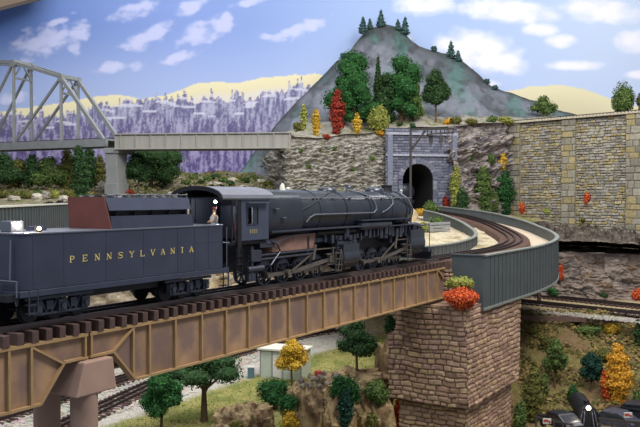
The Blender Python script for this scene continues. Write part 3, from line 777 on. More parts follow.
# car standing inside the tunnel
q = pp(-.1, 3.9, -4.5)
TK = empty('tank_car', q); tag(TK, 'dull grey rounded end of a tank car inside the dark tunnel mouth', 'rail car')
m = MB(); c0 = Vector((0, 0, 1.9)); m.lathe(c0, c0-pn*7, [(0, .4), (.02, 1.0), (.05, 1.35), (1, 1.35)], 24); m.build('tank', 'tank_paint', TK, smooth=40)
m = MB(); m.prism([pu*-1.2+Vector((0, 0, .1)), pu*1.2+Vector((0, 0, .1)), pu*1.2+Vector((0, 0, .6)), pu*-1.2+Vector((0, 0, .6))], -pn*7); m.build('underframe', 'black_metal', TK)
# ============================================================ retaining wall
RA = Vector((*XY(512, 130.5), 0)); RB = Vector((*XY(668, 111), 0)); ru = (RB-RA).normalized(); rn = Vector((ru.y, -ru.x, 0)); rl = (RB-RA).length+10; RB = RA+ru*rl
RW = empty('retaining_wall', RA); tag(RW, 'tall tan and grey coursed stone retaining wall with pilasters, at the right', 'wall')
z0, z1 = -1.0, 16.9
pal = [(160, 154, 134), (150, 148, 140), (138, 132, 118), (164, 152, 116), (130, 126, 118), (158, 154, 146), (148, 134, 96)]
m = MB(); f = stone_field(rl, z1-z0, .42, .9, pal, 51, wav=.12, depth=.28, mortar=.04, mc=(112, 106, 92))
def nearest_s(px):
    r = ray(px, 150); # intersection with line
    k = (RA.x*ru.y-RA.y*ru.x)/(r.x*ru.y-r.y*ru.x); return (Vector((r.x*k, r.y*k, 0))-RA).dot(ru)
stone_panel(m, RA+Vector((0, 0, z0)), ru, Vector((0, 0, 1)), rn, rl, z1-z0, .11, f); m.build('face_wall', 'stonework', RW, tuple(RA))
for a, b in ((510.5, 521.5), (563.5, 577), (628, 646)):
    s0, s1 = nearest_s(a), nearest_s(b); m = MB(); f = stone_field(s1-s0, z1-z0, 1.0, 1.5, [(146, 142, 128), (138, 134, 122), (156, 144, 108), (132, 128, 116)], int(a), wav=.03, depth=.15, mc=(98, 92, 80))
    stone_panel(m, RA+ru*s0+rn*.45+Vector((0, 0, z0)), ru, Vector((0, 0, 1)), rn, s1-s0, z1-z0, .12, f)
    for s in (s0, s1): m.prism([RA+ru*s+Vector((0, 0, z0)), RA+ru*s+rn*.5+Vector((0, 0, z0)), RA+ru*s+rn*.5+Vector((0, 0, z1)), RA+ru*s+Vector((0, 0, z1))], ru*.02, lin((140, 132, 112)))
    m.build('pilaster', 'stonework', RW, tuple(RA))
m = MB()
m.prism([RA+Vector((0, 0, z1)), RB+Vector((0, 0, z1)), RB+rn*.75+Vector((0, 0, z1)), RA+rn*.75+Vector((0, 0, z1))], (0, 0, .18), lin((176, 168, 150)))
k = 0
while k < rl: a = RA+ru*k+rn*.4; m.prism([a+Vector((0, 0, z1+.18)), a+ru*.3+Vector((0, 0, z1+.18)), a+ru*.3+rn*.3+Vector((0, 0, z1+.18)), a+rn*.3+Vector((0, 0, z1+.18))], (0, 0, .16), lin((186, 178, 160))); k += .55
m.build('coping', 'stonework', RW, tuple(RA))
m = MB(); m.beam(RA-ru*6-rn*.1+Vector((0, 0, z1+.42)), RB-rn*.1+Vector((0, 0, z1+.42)), .3, .22); m.build('dark_rail', 'rail_dark', RW, tuple(RA))
# ============================================================ rocks and terrain
TERR = []
def rockcol(pal, s=.5, seed=0):
    cs = [lin(c) for c in pal]
    def f(p):
        k = (fbm(p.x*s, p.y*s, p.z*s*2+seed, 4)*.9+.5)*(len(cs)-1); k = max(0, min(len(cs)-1.001, k)); i = int(k)
        c = mixc(cs[i], cs[i+1], k-i); b = 1+.25*noise.noise(p*2.1); return tuple(x*b for x in c)
    return f
def rock_sheet(name, bot, top, nu, nv, amp, seed, pal, strat=1.0, nrm=None, m_='rock', mask=None, fs=1.0):
    """bot/top: world polylines with the same parameter"""
    def pl(L_, a):
        x = a*(len(L_)-1); i = min(int(x), len(L_)-2); return L_[i].lerp(L_[i+1], x-i)
    cf = rockcol(pal, .45, seed)
    def fn(a, b):
        p = pl(bot, a).lerp(pl(top, a), b)
        t = (pl(bot, min(1, a+.01))-pl(bot, max(0, a-.01))).normalized(); n = nrm or Vector((t.y, -t.x, 0))
        d = noise.fractal(Vector((p.x*.6, p.y*.6, p.z*1.1*strat+seed))*fs, .7+.4*(1-fs), 2.1, 6)
        r = noise.ridged_multi_fractal(Vector((p.x*.3+seed, p.y*.3, p.z*.8*strat))*fs, .8, 2, 5, 1, 2)-1
        if fs < 1: c_ = noise.cell(Vector((p.x*.35+.5*noise.noise(p*.4), p.y*.1, p.z*.75+.4*noise.noise(p*.3+Vector((9, 0, 0)))))); d += (c_-.5)*1.1
        lay = ((p.z*strat*1.5+p.x*.12+1.6*noise.noise(p*.35)) % 1.0-.5)*.55+((p.z*strat*4+1.5*noise.noise(p*.8)) % 1.0-.5)*.22
        ed = min(1, 5*min(b+.02, 1.02-b))
        q = p+n*((d*.9+r*.5+lay)*amp*ed)+Vector((0, 0, d*.4*amp*ed))
        return q, cf(p*1.3)
    m = MB(); m.grid(nu, nv, fn, mask); o = m.build(name, m_, smooth=180); TERR.append((m.v, m.f)); return struct(o)
G1 = [(122, 119, 112), (146, 143, 135), (162, 159, 151), (130, 128, 124), (142, 136, 116)]
V = Vector
def line(pts): return [P(px, py, Y) for px, py, Y in pts]
rock_sheet('cliff_rock', line([(283, 205, 104), (330, 210, 110), (365, 210, 117), (392, 210, 120)]), line([(283, 135, 105), (318, 137, 111), (350, 134, 117), (392, 131, 120.5)]), 300, 220, .5, 3, G1, 1.5)
rock_sheet('cliff_rock', line([(268, 185, 144), (278, 196, 120), (284, 205, 103.7)]), line([(262, 158, 144), (274, 142, 120), (284, 135, 104.7)]), 60, 50, .8, 8, G1, 1.2)
rock_sheet('cliff_rock', line([(452, 215, 118.6), (480, 216, 124), (517, 216, 131)]), line([(448, 126, 120), (480, 122, 125), (517, 122, 131.5)]), 170, 200, .85, 14, [(112, 106, 106), (130, 122, 118), (152, 142, 136), (118, 112, 114), (96, 92, 96)], .6, fs=.7)
rock_sheet('cliff_rock', line([(383, 137, 119.8), (420, 140, 120), (458, 138, 120.8)]), line([(383, 130, 121), (420, 127, 121.5), (458, 125, 122)]), 60, 26, .5, 17, G1, 1)
# ledge and lower rock face at right
rock_sheet('ledge_rock', line([(520, 240, 108), (560, 241, 105), (600, 242, 103), (670, 247, 100)]), line([(512, 216, 131), (560, 228, 123), (600, 231, 117.5), (670, 240, 109.5)]), 220, 110, 1.2, 21, [(66, 60, 56), (88, 80, 74), (106, 98, 90), (78, 70, 62)], 1.2, nrm=V((-.3, -.6, .6)).normalized())
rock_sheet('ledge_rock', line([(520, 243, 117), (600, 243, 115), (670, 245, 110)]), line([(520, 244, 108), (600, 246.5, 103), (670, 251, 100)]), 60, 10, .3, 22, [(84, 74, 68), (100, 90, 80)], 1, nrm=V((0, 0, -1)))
rock_sheet('lower_rock_face', line([(520, 303, 104), (560, 301, 103), (600, 304, 102), (680, 311, 99)]), line([(520, 252, 107.5), (560, 252, 106.5), (600, 253, 105), (680, 255, 101.5)]), 220, 110, .75, 26, [(98, 90, 86), (122, 112, 106), (136, 122, 112), (110, 102, 98), (128, 108, 90)], .6, fs=.6)
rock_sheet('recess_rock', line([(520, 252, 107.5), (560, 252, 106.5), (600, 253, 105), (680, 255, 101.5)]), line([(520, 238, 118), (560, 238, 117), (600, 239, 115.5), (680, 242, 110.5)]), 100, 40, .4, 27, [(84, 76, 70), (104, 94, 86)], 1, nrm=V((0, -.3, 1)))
# lower ground
def gz(x, y):
    z = -12.0+.12*fbm(x*.25, y*.25, 5, 3)
    z += 1.5*sstep(88, 96, y)*sstep(-60, 0, -abs(x+10))*0
    if x < 14: z += 15.5*sstep(101, 108, y+2*noise.noise(V((x*.1, 0, 0))))
    # foreground drop by the rocks
    dr = max(sstep(62, 55, y)*sstep(-9, -5, x), sstep(76, 68, y)*sstep(1.5, 5, x)); z -= 3.0*max(sstep(76, 68, y)*sstep(1.5, 5, x), .55*dr)
    wr = sstep(12.5, 17.5, x+.0*y)
    if wr > 0:
        zr = interp([(58, -17.2), (68, -16.5), (74, -14.8), (80, -12.2), (86, -9.6), (89.5, -8.45), (91, -8.25), (140, -8.25)], y-.25*(x-22)*0)
        zr += .35*fbm(x*.3, y*.3, 9, 3)*sstep(92, 84, y)
        z = z*(1-wr)+zr*wr
    return z
def gcol(x, y):
    n1 = fbm(x*.35, y*.35, 2, 4); n2 = fbm(x*1.4, y*1.4, 7, 3)
    grass = lin((136, 132, 82)); grass2 = lin((106, 112, 62)); bal = lin((172, 168, 160)); earth = lin((116, 96, 72)); tan = lin((176, 160, 128))
    c = mixc(grass, grass2, sstep(-.3, .4, n1+.4*n2))
    # ballast near the tracks
    d = (y-68)*.49-(x+15.5)*.87   # signed distance from track B line
    k = max(sstep(-1.6, -.2, -abs(d-2.0)+4.6+n2), 0)
    bal2 = mixc(bal, lin((120, 116, 110)), sstep(-.1, .5, noise.noise(V((x*6, y*6, 1)))))
    if x < 13: c = mixc(c, bal2, sstep(-5, -3.6, d+n2*.6)*1.0)
    if x > 10:
        k = sstep(11, 15, x); e = mixc(earth, lin((112, 104, 66)), sstep(-.2, .3, n1)); e = mixc(e, lin((96, 84, 54)), sstep(-.1, .4, n2)*.6); e = mixc(e, tan, sstep(89.6, 90.6, y)*.7)
        c = mixc(c, e, k)
    if y > 96 and x < 14: c = mixc(c, mixc(tan, earth, sstep(-.2, .4, n1)), sstep(96, 100, y))
    return c
m = MB(); X0, X1, Y0, Y1 = -46, 74, 46, 122
m.grid(360, 228, lambda a, b: ((lambda x, y: ((x, y, gz(x, y)), gcol(x, y)))(X0+(X1-X0)*a, Y0+(Y1-Y0)*b)))
struct(m.build('ground', 'turf', smooth=180)); TERR.append((m.v, m.f))
# rear plateau (left and middle)
def pz(x, y):
    z = interp([(50, 4.0), (85, 4.4), (104, 4.9), (120, 6.3), (149, 9.6)], y)
    z += .5*fbm(x*.2, y*.2, 4, 4)*sstep(60, 100, y)+.35*abs(noise.noise(V((x*.6, y*.6, 3))))*sstep(90, 105, y)
    return z
def pcol(x, y):
    n1 = fbm(x*.3, y*.3, 6, 4); n2 = fbm(x*1.2, y*1.2, 1, 3)
    c = mixc(lin((112, 104, 86)), lin((92, 98, 60)), sstep(-.1, .3, n1)); c = mixc(c, lin((150, 142, 128)), sstep(.1, .4, n2)); return c
def lwx(y): return A.x+(Bq.x-A.x)*(y-A.y)/(Bq.y-A.y)
m = MB(); m.grid(150, 120, lambda a, b: ((lambda y: (lambda x: ((x, y, pz(x, y)), pcol(x, y)))(-110+(lwx(y)-.45+110)*a))(50+54*b)))
m.grid(330, 90, lambda a, b: ((lambda x, y: ((x, y, pz(x, y)), pcol(x, y)))(-110+114*a, 104+46*b)))
struct(m.build('plateau_ground', 'turf', smooth=180)); TERR.append((m.v, m.f))
rock_sheet('bank_rock', [V((-31, 102, -12.3)), V((-10, 103, -12.3)), V((8, 103, -12.3))], [V((-31, 104, 4.7)), V((-10, 105, 4.9)), V((8, 104.5, 4.9))], 90, 50, .9, 31, [(150, 138, 118), (172, 160, 138), (132, 122, 108)], .8)
# inner ground of the curve in front of the tunnel
def iz(x, y): return interp([(84, -.6), (95, .2), (104, 1.3), (112, 2.2), (121, 3.2)], y)+.15*fbm(x*.5, y*.5, 3, 3)
m = MB(); m.grid(70, 90, lambda a, b: ((lambda x, y: ((x, y, iz(x, y)), mixc(lin((186, 176, 152)), lin((150, 138, 108)), sstep(-.1, .5, fbm(x*.6, y*.6, 2, 3)))))(-2+(14+(21.0-14)*min(1, (y_ := 84+37*b)/110)+2)*a, y_)))
struct(m.build('inner_ground', 'turf', smooth=180)); TERR.append((m.v, m.f))
rock_sheet('bank_rock', [V((6, 84, -6)), V((10, 92, -4)), V((14, 104, -2)), V((16.5, 112, 0))], [V((6, 85, -.4)), V((10, 93, .2)), V((14, 104, 1.4)), V((16.5, 112, 2.3))], 60, 30, .3, 33, G1, 1.2)
# strip of ground between the curve and the cliff
m = MB()
def og(a, b):
    s = sth(22)+(sth(52)-sth(22))*a; off = 4.7+b*9; p = CV(s, off, -.35); p.z += .3*fbm(p.x*.4, p.y*.4, 8, 3)-b*.4; return p, mixc(lin((132, 118, 92)), lin((104, 106, 62)), sstep(-.2, .3, fbm(p.x*.6, p.y*.6, 3, 3)))
m.grid(60, 40, og); struct(m.build('verge_ground', 'turf', smooth=180)); TERR.append((m.v, m.f))
# ============================================================ mural wall
MY = 152.0
def topx(x, y):   # wall point -> painting coordinates in photo-like units
    k = F/MY; px = 320+x*k; py = 197.5-(y-CAMZ)*k; return px, py
CL = [(135,12,26,8,-.3),(148,38,30,10,-.45),(118,68,24,6,-.1),(78,36,10,18,.4),(45,42,34,16,-.35),(205,33,30,13,-.4),(192,8,16,8,-.4),(228,18,8,5,0),(300,31,30,8,-.35),(265,37,8,4,0),(250,3,18,4,-.2),(60,22,16,4,-.4),(180,58,20,6,-.3),(15,98,20,6,0),
 (478,52,46,22,.2),(502,62,26,14,.1),(508,12,56,13,.1),(425,6,34,12,0),(560,42,18,7,0),(600,12,44,14,.1),(632,42,22,12,0),(540,30,20,8,0),(400,40,14,8,0),(575,66,30,6,0),(470,84,30,5,0),(640,75,20,5,0)]
HL = [(-80,110),(0,112),(40,106),(60,104),(100,96),(120,95),(140,99),(165,96),(200,83),(220,82),(235,84),(262,78),(290,76),(315,74),(345,80),(420,100),(480,95),(505,92),(530,87),(560,85),(585,90),(605,97),(625,105),(660,108),(720,100)]
FT = [(-80,120),(0,118),(30,116),(60,117),(95,112),(130,104),(150,99),(170,100),(200,104),(230,101),(255,100),(275,92),(300,90),(330,100),(350,110)]
def mural(px, py):
    b = interp([(0, 0), (60, 0), (640, 1)], px)
    c = mixc(lin((92,120,180)), lin((132,154,208)), sstep(-30, 220, px)); c = mixc(c, lin((164,186,224)), sstep(200, 420, px)); c = mixc(c, lin((200,216,238)), sstep(430, 640, px)*.8)
    c = mixc(c, lin((186,200,232)), .55*sstep(20, 105, py)); c = mixc(c, lin((72,104,172)), .5*sstep(60, -20, px)*sstep(70, 0, py))
    w = 0; n = fbm(px*.06, py*.1, 3, 5)
    for cx, cy, rx, ry, ro in CL:
        dx, dy = px-cx, py-cy
        if abs(dx) > 2*rx+8 or abs(dy) > 2*ry+rx*.6+8: continue
        cs, sn = math.cos(ro), math.sin(ro); u_ = (dx*cs+dy*sn)/rx; v_ = (-dx*sn+dy*cs)/ry
        w = max(w, sstep(.0, 1.05, 1-(u_*u_+v_*v_)*.8+n*(.9 if cx < 400 else .35))*(.95 if cx > 400 else .55))
    c = mixc(c, lin((236, 236, 244)) if px > 350 else lin((214, 214, 238)), min(1, w))
    hy = interp(HL, px)+1.2*noise.noise(V((px*.08, 0, 0)))
    if py > hy: c = mixc(lin((222, 215, 180)), lin((208, 200, 168)), sstep(0, 25, py-hy)); 
    if px < 360:
        ft = interp(FT, px)
        tr = max(0, 1-abs(((px+4*noise.noise(V((px*.15, 1, 0)))) % 6.5)-3.2)/3.2)*7*(.4+abs(noise.noise(V((int(px/6.5)*.7, 2, 0))))*2.2)
        if noise.noise(V((px*.045, 5, 0))) > .0: tr = tr*1.6+4
        if py > ft-tr+2:
            s = .8*noise.noise(V((px*.3, py*.05, 0)))+.5*noise.noise(V((px*.8, py*.16, 2)))+.5*noise.noise(V((px*1.8, py*.5, 4)))
            dp = sstep(95, 165, py)
            lo = mixc(lin((108, 106, 142)), lin((84, 74, 120)), dp); hi = mixc(lin((182, 184, 206)), lin((156, 150, 186)), dp)
            c = mixc(lo, hi, sstep(-.35, .45, s)*.85)
            if py < ft+14 and noise.noise(V((px*.05, py*.25, 9))) > .25: c = mixc(c, lin((210, 210, 228)), .7)
        elif py > hy+8: c = mixc(c, lin((214, 212, 224)), .5*sstep(8, 16, py-hy))
    return c
WB = MB()
def mf(a, b):
    x = -75+150*a; z = -14+62*b; px, py = topx(x, z); return (x, MY, z), mural(px, py)
WB.grid(640, 300, mf)
wb = struct(WB.build('wall_back', 'mural_paint'))
m = MB(); m.box((-140, MY+.05, -14), (140, MY+.6, 60)); struct(m.build('wall_backing', 'cream_paint'))
# ceiling edge / valance seen at the upper left corner
m = MB(); a = P(-40, 19, 140); b = P(38, -1, 148); c = P(60, -60, 148); d = P(-40, -60, 140)
m.prism([a, b, c, d], (0, -.8, 0)); struct(m.build('trim_1', 'ceiling_board'))
m = MB(); m.beam(P(-40, 19.5, 139), P(40, -1, 147), .5, .5); struct(m.build('trim_2', 'rail_dark'))
# ============================================================ mountain relief
RG = [(236,176),(245,166),(255,151),(268,136),(276,124),(288,111),(300,98),(310,88),(320,79),(335,63),(350,50),(360,38),(366,30),(374,27),(386,25),(396,27),(404,33),(410,40),(420,46),(432,50),(446,54),(458,59),(468,65),(476,72),(484,80),(492,87),(505,92),(520,96),(540,102),(556,109),(570,113),(590,118),(620,124)]
FO = [(236,180,144),(260,180,138),(275,165,131),(285,140,128),(292,130,126),(330,124,126),(450,124,128),(520,122,134),(620,128,138)]
m = MB()
def mt(a, b):
    px = 236+384*a; ry = interp(RG, px); f0 = P(px, interp([(q[0], q[1]) for q in FO], px)+3, interp([(q[0], q[2]) for q in FO], px))
    r0 = P(px, ry, 148.5); p = f0.lerp(r0, b)
    p.y = f0.y+(r0.y-f0.y)*(b**.8)
    ed = min(1, 4*(1-b))*.9+.1
    d = noise.ridged_multi_fractal(V((p.x*.09, p.y*.09, p.z*.06)), .9, 2.1, 5, 1, 2)-1.0; d2 = fbm(p.x*.35, p.y*.35, p.z*.35, 4)
    q = p+V((0, -1.4, .3))*(d*ed)+V((0, -.4, .15))*(d2*ed); q.z += .25*d2*(1-ed)
    n1 = fbm(p.x*.14+p.z*.1, p.z*.16, 2, 5); n2 = fbm(p.x*.18, p.z*.09-p.x*.05, 12, 5); n3 = fbm(p.x*.5, p.z*.5, 7, 3)
    c = mixc(lin((88, 94, 100)), lin((118, 122, 132)), sstep(-.45, .5, n1)); c = mixc(c, lin((82, 122, 114)), .6*sstep(.08, .5, n2)); c = mixc(c, lin((60, 62, 64)), .5*sstep(.0, .5, n3-.3*n1)); c = mixc(c, lin((60, 62, 60)), .7*sstep(.86, 1, b))
    return q, c
m.grid(360, 130, mt); o = m.build('mountain_relief', 'vertex_paint', smooth=180); TERR.append((m.v, m.f))
tag(o, 'large hazy grey and teal rocky mountain with a peaked skyline behind the tunnel', 'mountain')
# shelf on top of the cliff
m = MB()
CT_ = [(270,146,124),(283,135,104.5),(318,137,110.5),(350,134,116.5),(392,130,120.5),(420,127,121),(458,125,121.5),(480,122,124.5),(517,121.5,131),(560,118,133)]
FT_ = [(270,140,132),(300,126,130),(330,119,132),(392,115,133),(458,115,134),(517,118,138),(560,116,140)]
def sf(a, b):
    px = 272+286*a; y0 = interp([(q[0], q[1]) for q in CT_], px)+1; Y0 = interp([(q[0], q[2]) for q in CT_], px)-.3; y1 = interp([(q[0], q[1]) for q in FT_], px); Y1 = interp([(q[0], q[2]) for q in FT_], px)
    p = P(px, y0, Y0).lerp(P(px, y1, Y1), b)
    for mx, hh, ww in ((412, 2.0, 15), (347, 1.6, 12), (384, .8, 12)): p.z += hh*math.exp(-((px-mx)/ww)**2)*math.exp(-((b-.45)/.3)**2)*1.3
    p.z += .25*fbm(p.x*.6, p.y*.6, 1, 4)*min(1, 6*b)
    n = fbm(p.x*.5, p.y*.5, 8, 4); return p, mixc(lin((150, 146, 136)), lin((116, 118, 84)), sstep(.05, .4, n)+.0)
m.grid(160, 50, sf); struct(m.build('shelf_ground', 'turf', smooth=180)); TERR.append((m.v, m.f))
# ============================================================ truss bridge, upper left
B0 = P(104, 137, 108); B0 = V((B0.x, B0.y, 12.6)); ax = V((-.898, .44, 0)).normalized(); wd = V((.44, .898, 0)).normalized()*3.3
TR = empty('truss_bridge', B0); tag(TR, 'pale grey steel truss bridge span high at the upper left', 'railway bridge'); To = tuple(B0)
def tn(s, z, far=0): return B0+ax*s+V((0, 0, z-12.6))+wd*far
PS = [0, 7.6, 16.6, 25, 33.5]; HT = [12.6, 21.6, 24.3, 25.3, 25.3]
m = MB()
for f_ in (0, 1): m.beam(tn(-.5, 12.2, f_), tn(36, 12.2, f_), .45, .85)
m.build('bottom_chord', 'truss_gray', TR, To)
m = MB(); m.prism([tn(-.5, 12.6, -.05), tn(36, 12.6, -.05), tn(36, 12.6, 1.05), tn(-.5, 12.6, 1.05)], (0, 0, .25)); m.build('deck', 'truss_gray', TR, To)
m = MB(); m.prism([tn(-.5, 12.86, .2), tn(36, 12.86, .2), tn(36, 12.86, .8), tn(-.5, 12.86, .8)], (0, 0, .15)); m.build('track_bed', 'rail_dark', TR, To)
for f_ in (0, 1):
    m = MB()
    for i in range(4): m.beam(tn(PS[i], HT[i], f_), tn(PS[i+1], HT[i+1], f_), .46, .46) if i else m.beam(tn(0, 12.6, f_), tn(PS[1], HT[1], f_), .46, .46)
    m.build('top_chord', 'truss_gray', TR, To)
    for i in (1, 2, 3):
        m = MB(); m.beam(tn(PS[i], 12.6, f_), tn(PS[i], HT[i], f_), .36, .36); m.build('post', 'truss_gray', TR, To)
    for i in (1, 2, 3):
        m = MB(); m.beam(tn(PS[i], HT[i], f_), tn(PS[i+1], 12.6, f_), .3, .3); m.build('diagonal', 'truss_gray', TR, To)
m = MB()
for i in (1, 2, 3):
    m.beam(tn(PS[i], HT[i]+.1, 0), tn(PS[i], HT[i]+.1, 1), .5, .5); m.beam(tn(PS[i], HT[i]-2.2, 0), tn(PS[i], HT[i]-2.2, 1), .25, .25)
    m.beam(tn(PS[i], HT[i]-2.2, 0), tn(PS[i], HT[i], .5), .2, .2); m.beam(tn(PS[i], HT[i]-2.2, 1), tn(PS[i], HT[i], .5), .2, .2)
for i in (1, 2): m.beam(tn(PS[i], HT[i], 0), tn(PS[i+1], HT[i+1], 1), .22, .2); m.beam(tn(PS[i], HT[i], 1), tn(PS[i+1], HT[i+1], 0), .22, .2)
m.build('sway_bracing', 'truss_gray', TR, To)
for i in (1, 2, 3):
    for f_ in (0, 1): m = MB(); m.box((-.4, -.28, -.5), (.4, .28, .5), M=Matrix.Translation(tn(PS[i], HT[i]-.15, f_)) @ Matrix.Rotation(math.atan2(ax.y, ax.x), 4, 'Z')); m.build('gusset', 'truss_gray', TR, To)
ga = P(119, 142, 106.0); gb = P(291, 139, 103.5); 
ga.z = gb.z = 12.6
GB = empty('plate_girder_bridge', (ga+gb)/2); tag(GB, 'pale grey plate girder span between the truss bridge and the rocky cliff', 'railway bridge'); Go = tuple((ga+gb)/2)
gu = (gb-ga).normalized(); gn = V((-gu.y, gu.x, 0)); gl = (gb-ga).length
def gpnt(s, o, z): return V((ga.x, ga.y, z))+gu*s+gn*o
for nm, o in (('web_plate', 0), ('web_plate', 4.2)):
    m = MB(); m.prism([gpnt(-.6, o, 11.35), gpnt(gl, o, 11.35), gpnt(gl, o, 13.3), gpnt(-.6, o, 13.3)], gn*.15)
    m.prism([gpnt(-.6, o-.2, 13.2), gpnt(gl, o-.2, 13.2), gpnt(gl, o+.3, 13.2), gpnt(-.6, o+.3, 13.2)], (0, 0, .15)); m.prism([gpnt(-.6, o-.2, 11.25), gpnt(gl, o-.2, 11.25), gpnt(gl, o+.3, 11.25), gpnt(-.6, o+.3, 11.25)], (0, 0, .15))
    m.build(nm, 'plate_gray', GB, Go)
for k in range(12):
    m = MB(); s = .2+k*2.05; m.prism([gpnt(s, -.16, 11.4), gpnt(s+.12, -.16, 11.4), gpnt(s+.12, -.16, 13.25), gpnt(s, -.16, 13.25)], gn*.18); m.build('stiffener', 'plate_gray', GB, Go)
m = MB(); m.prism([gpnt(-.6, 0, 13.0), gpnt(gl, 0, 13.0), gpnt(gl, 4.2, 13.0), gpnt(-.6, 4.2, 13.0)], (0, 0, .2)); m.build('deck', 'plate_gray', GB, Go)
pc = P(115, 145, 107.5)
PY = empty('bridge_pylon', (pc.x, pc.y, 4.6)); tag(PY, 'pale concrete pylon under the joint of truss bridge and plate girder', 'bridge pier')
m = MB(); Mx = Matrix.Translation((pc.x, pc.y, 0)) @ Matrix.Rotation(math.atan2(gu.y, gu.x)-.2, 4, 'Z')
m.box((-.85, -.9, 3.5), (.85, 1.6, 10.8), M=Mx); m.build('shaft', 'concrete', PY, (pc.x, pc.y, 4.6), bevel=.06)
m = MB(); m.box((-1.1, -1.1, 10.8), (1.1, 3.4, 11.5), M=Mx); m.build('cap', 'concrete', PY, (pc.x, pc.y, 4.6), bevel=.05)
m = MB(); m.box((-1.0, -1.05, 3.5), (1.0, 1.75, 6.8), M=Mx); m.build('base', 'concrete', PY, (pc.x, pc.y, 4.6), bevel=.05)
# ============================================================ signal gantry by the tunnel
SY = 103.0
b = P(410.5, 212, SY); tz = P(410.5, 129.5, SY).z
SG = empty('signal_gantry', (b.x, b.y, iz(b.x, b.y)-.1)); So = tuple(SG.location); tag(SG, 'thin grey signal mast with a cantilever arm standing in front of the tunnel', 'signal')
m = MB(); m.cyl((b.x, b.y, So[2]), (b.x, b.y, tz), .17, .15, 10); m.build('mast', 'wire_metal', SG, So, smooth=40)
e = P(454, 128.5, SY+3); e2 = P(454, 132.8, SY+3)
m = MB(); m.beam((b.x, b.y, tz), e, .24, .28); m.beam(P(427, 134.3, SY+1), e2, .2, .2)
for k in range(7): p = V((b.x, b.y, tz)).lerp(e, .38+.1*k); m.beam(p, p-V((0, 0, .68)), .12, .12)
m.beam((b.x, b.y, P(410, 151, SY).z), P(425, 131, SY+1), .22, .22); m.build('cantilever_arm', 'wire_metal', SG, So)
m = MB()
for px, y1 in ((431, 147), (441, 150), (452, 152)):
    p = P(px, 131, SY+2); q = P(px, y1, SY+2); m.beam(p, q, .12, .12)
for px in (431, 441): p = P(px, 139, SY+2); m.box(tuple(p-V((.25, .15, .5))), tuple(p+V((.25, .15, .5))))
m.build('signal_head', 'wire_metal', SG, So)
# low fence at cliff top above the portal
# ============================================================ lower tracks
def line_track(nm, pts, z, label, group=None, step=.66, halfw=1.45, tz=.16, mat_='tie_wood'):
    o = empty(nm, (pts[0][0], pts[0][1], z)); tag(o, label, 'railway track', group)
    P2 = [V((x, y, 0)) for x, y in pts]; segs = []; 
    for a, b in zip(P2, P2[1:]): segs.append((a, b, (b-a).length))
    tot = sum(s[2] for s in segs)
    def at(s):
        for a, b, l in segs:
            if s <= l or (a, b, l) == segs[-1]: return a.lerp(b, s/l), (b-a).normalized()
            s -= l
    for k, off in enumerate((-.74, 0, .74)):
        m = MB(); n_ = 24
        for i in range(n_):
            p, d = at(tot*i/n_); q, d2 = at(tot*(i+1)/n_); nn = V((-d.y, d.x, 0))*off; m.beam(p+nn+V((0, 0, z+.26)), q+nn+V((0, 0, z+.26)), .1, .2)
        m.build('rail', 'rail_dark', o, (pts[0][0], pts[0][1], z))
    tp = None; s = .3; cnt = 0
    while s < tot and cnt < 98:
        p, d = at(s); ang = math.atan2(d.y, d.x); loc = (p.x-pts[0][0], p.y-pts[0][1], 0)
        if not tp: m = MB(); m.box((-.15, -halfw, 0), (.15, halfw, tz)); tp = m.build('tie', mat_, o); tp.location = loc; tp.rotation_euler = (0, 0, ang)
        else: c = dup_part(tp, o, loc); c.rotation_euler = (0, 0, ang)
        s += step; cnt += 1
def q2(px, py, z=-12): p = PT(px, py, z); return (p.x, p.y)
aL = [q2(-14, 424), q2(128, 379), q2(262, 340.5), q2(380, 316)]
line_track('lower_track', aL, -11.98, 'upper of the two dark three-rail tracks on pale ballast below the girder bridge')
line_track('lower_track', [q2(45, 437), q2(97, 412.5), q2(142, 391), q2(200, 365), q2(300, 337), q2(370, 325)], -11.98, 'lower of the two dark tracks below the bridge, passing right of the column')
line_track('ledge_track', [q2(500, 293, -8.2), q2(536, 296.5, -8.2), q2(640, 307.5, -8.2), q2(690, 313, -8.2)], -8.2, 'track at the foot of the rock face at right, nearest the rocks')
line_track('ledge_track', [q2(500, 300, -8.2), q2(540, 304.5, -8.2), q2(640, 315, -8.2), q2(690, 321, -8.2)], -8.2, 'track on the right ledge beside the dark edge board, farther from the rocks')
m = MB()
for (x0_, y0_), (x1_, y1_) in ((q2(512, 300, -8.2), q2(690, 319, -8.2)), (q2(505, 307.5, -8.2), q2(690, 326, -8.2))):
    for k in range(1500):
        t_ = R.random(); x = x0_+(x1_-x0_)*t_+R.gauss(0, .35); y = y0_+(y1_-y0_)*t_+R.uniform(-2.6, .6); s = R.uniform(.06, .13); z = -8.16
        cc = tuple(v*R.uniform(.85, 1.1) for v in lin((160, 155, 146))); m.box((x-s, y-s, z), (x+s, y+s, z+s), cc)
o = m.build('ballast', 'vertex_paint'); tag(o, 'pale ballast stones between the tracks on the right ledge', 'ballast', kind='stuff')
m = MB()
for k in range(5200):
    px = R.uniform(-10, 375); t_ = R.random(); yy = interp([(0, 418), (150, 378), (262, 350), (375, 322)], px)+R.uniform(-14, 26 if px < 200 else 10)
    p = PT(px, yy, -11.95)
    s = R.uniform(.06, .15); cc = tuple(v*R.uniform(.75, 1.1) for v in lin((178, 172, 162))); m.box((p.x-s, p.y-s, -12.1), (p.x+s, p.y+s, -11.98+s*.8), cc, )
o = m.build('ballast', 'vertex_paint'); tag(o, 'pale grey ballast gravel around the lower tracks under the bridge', 'ballast', kind='stuff')
p0 = V((*q2(522, 317.5, -8.3), -8.35)); p1 = V((*q2(660, 321, -8.3), -8.35))
m = MB(); m.beam(p0, p1, .3, .5); tag(m.build('edge_board', 'roadbed'), 'long dark board along the edge of the right track ledge', 'board')
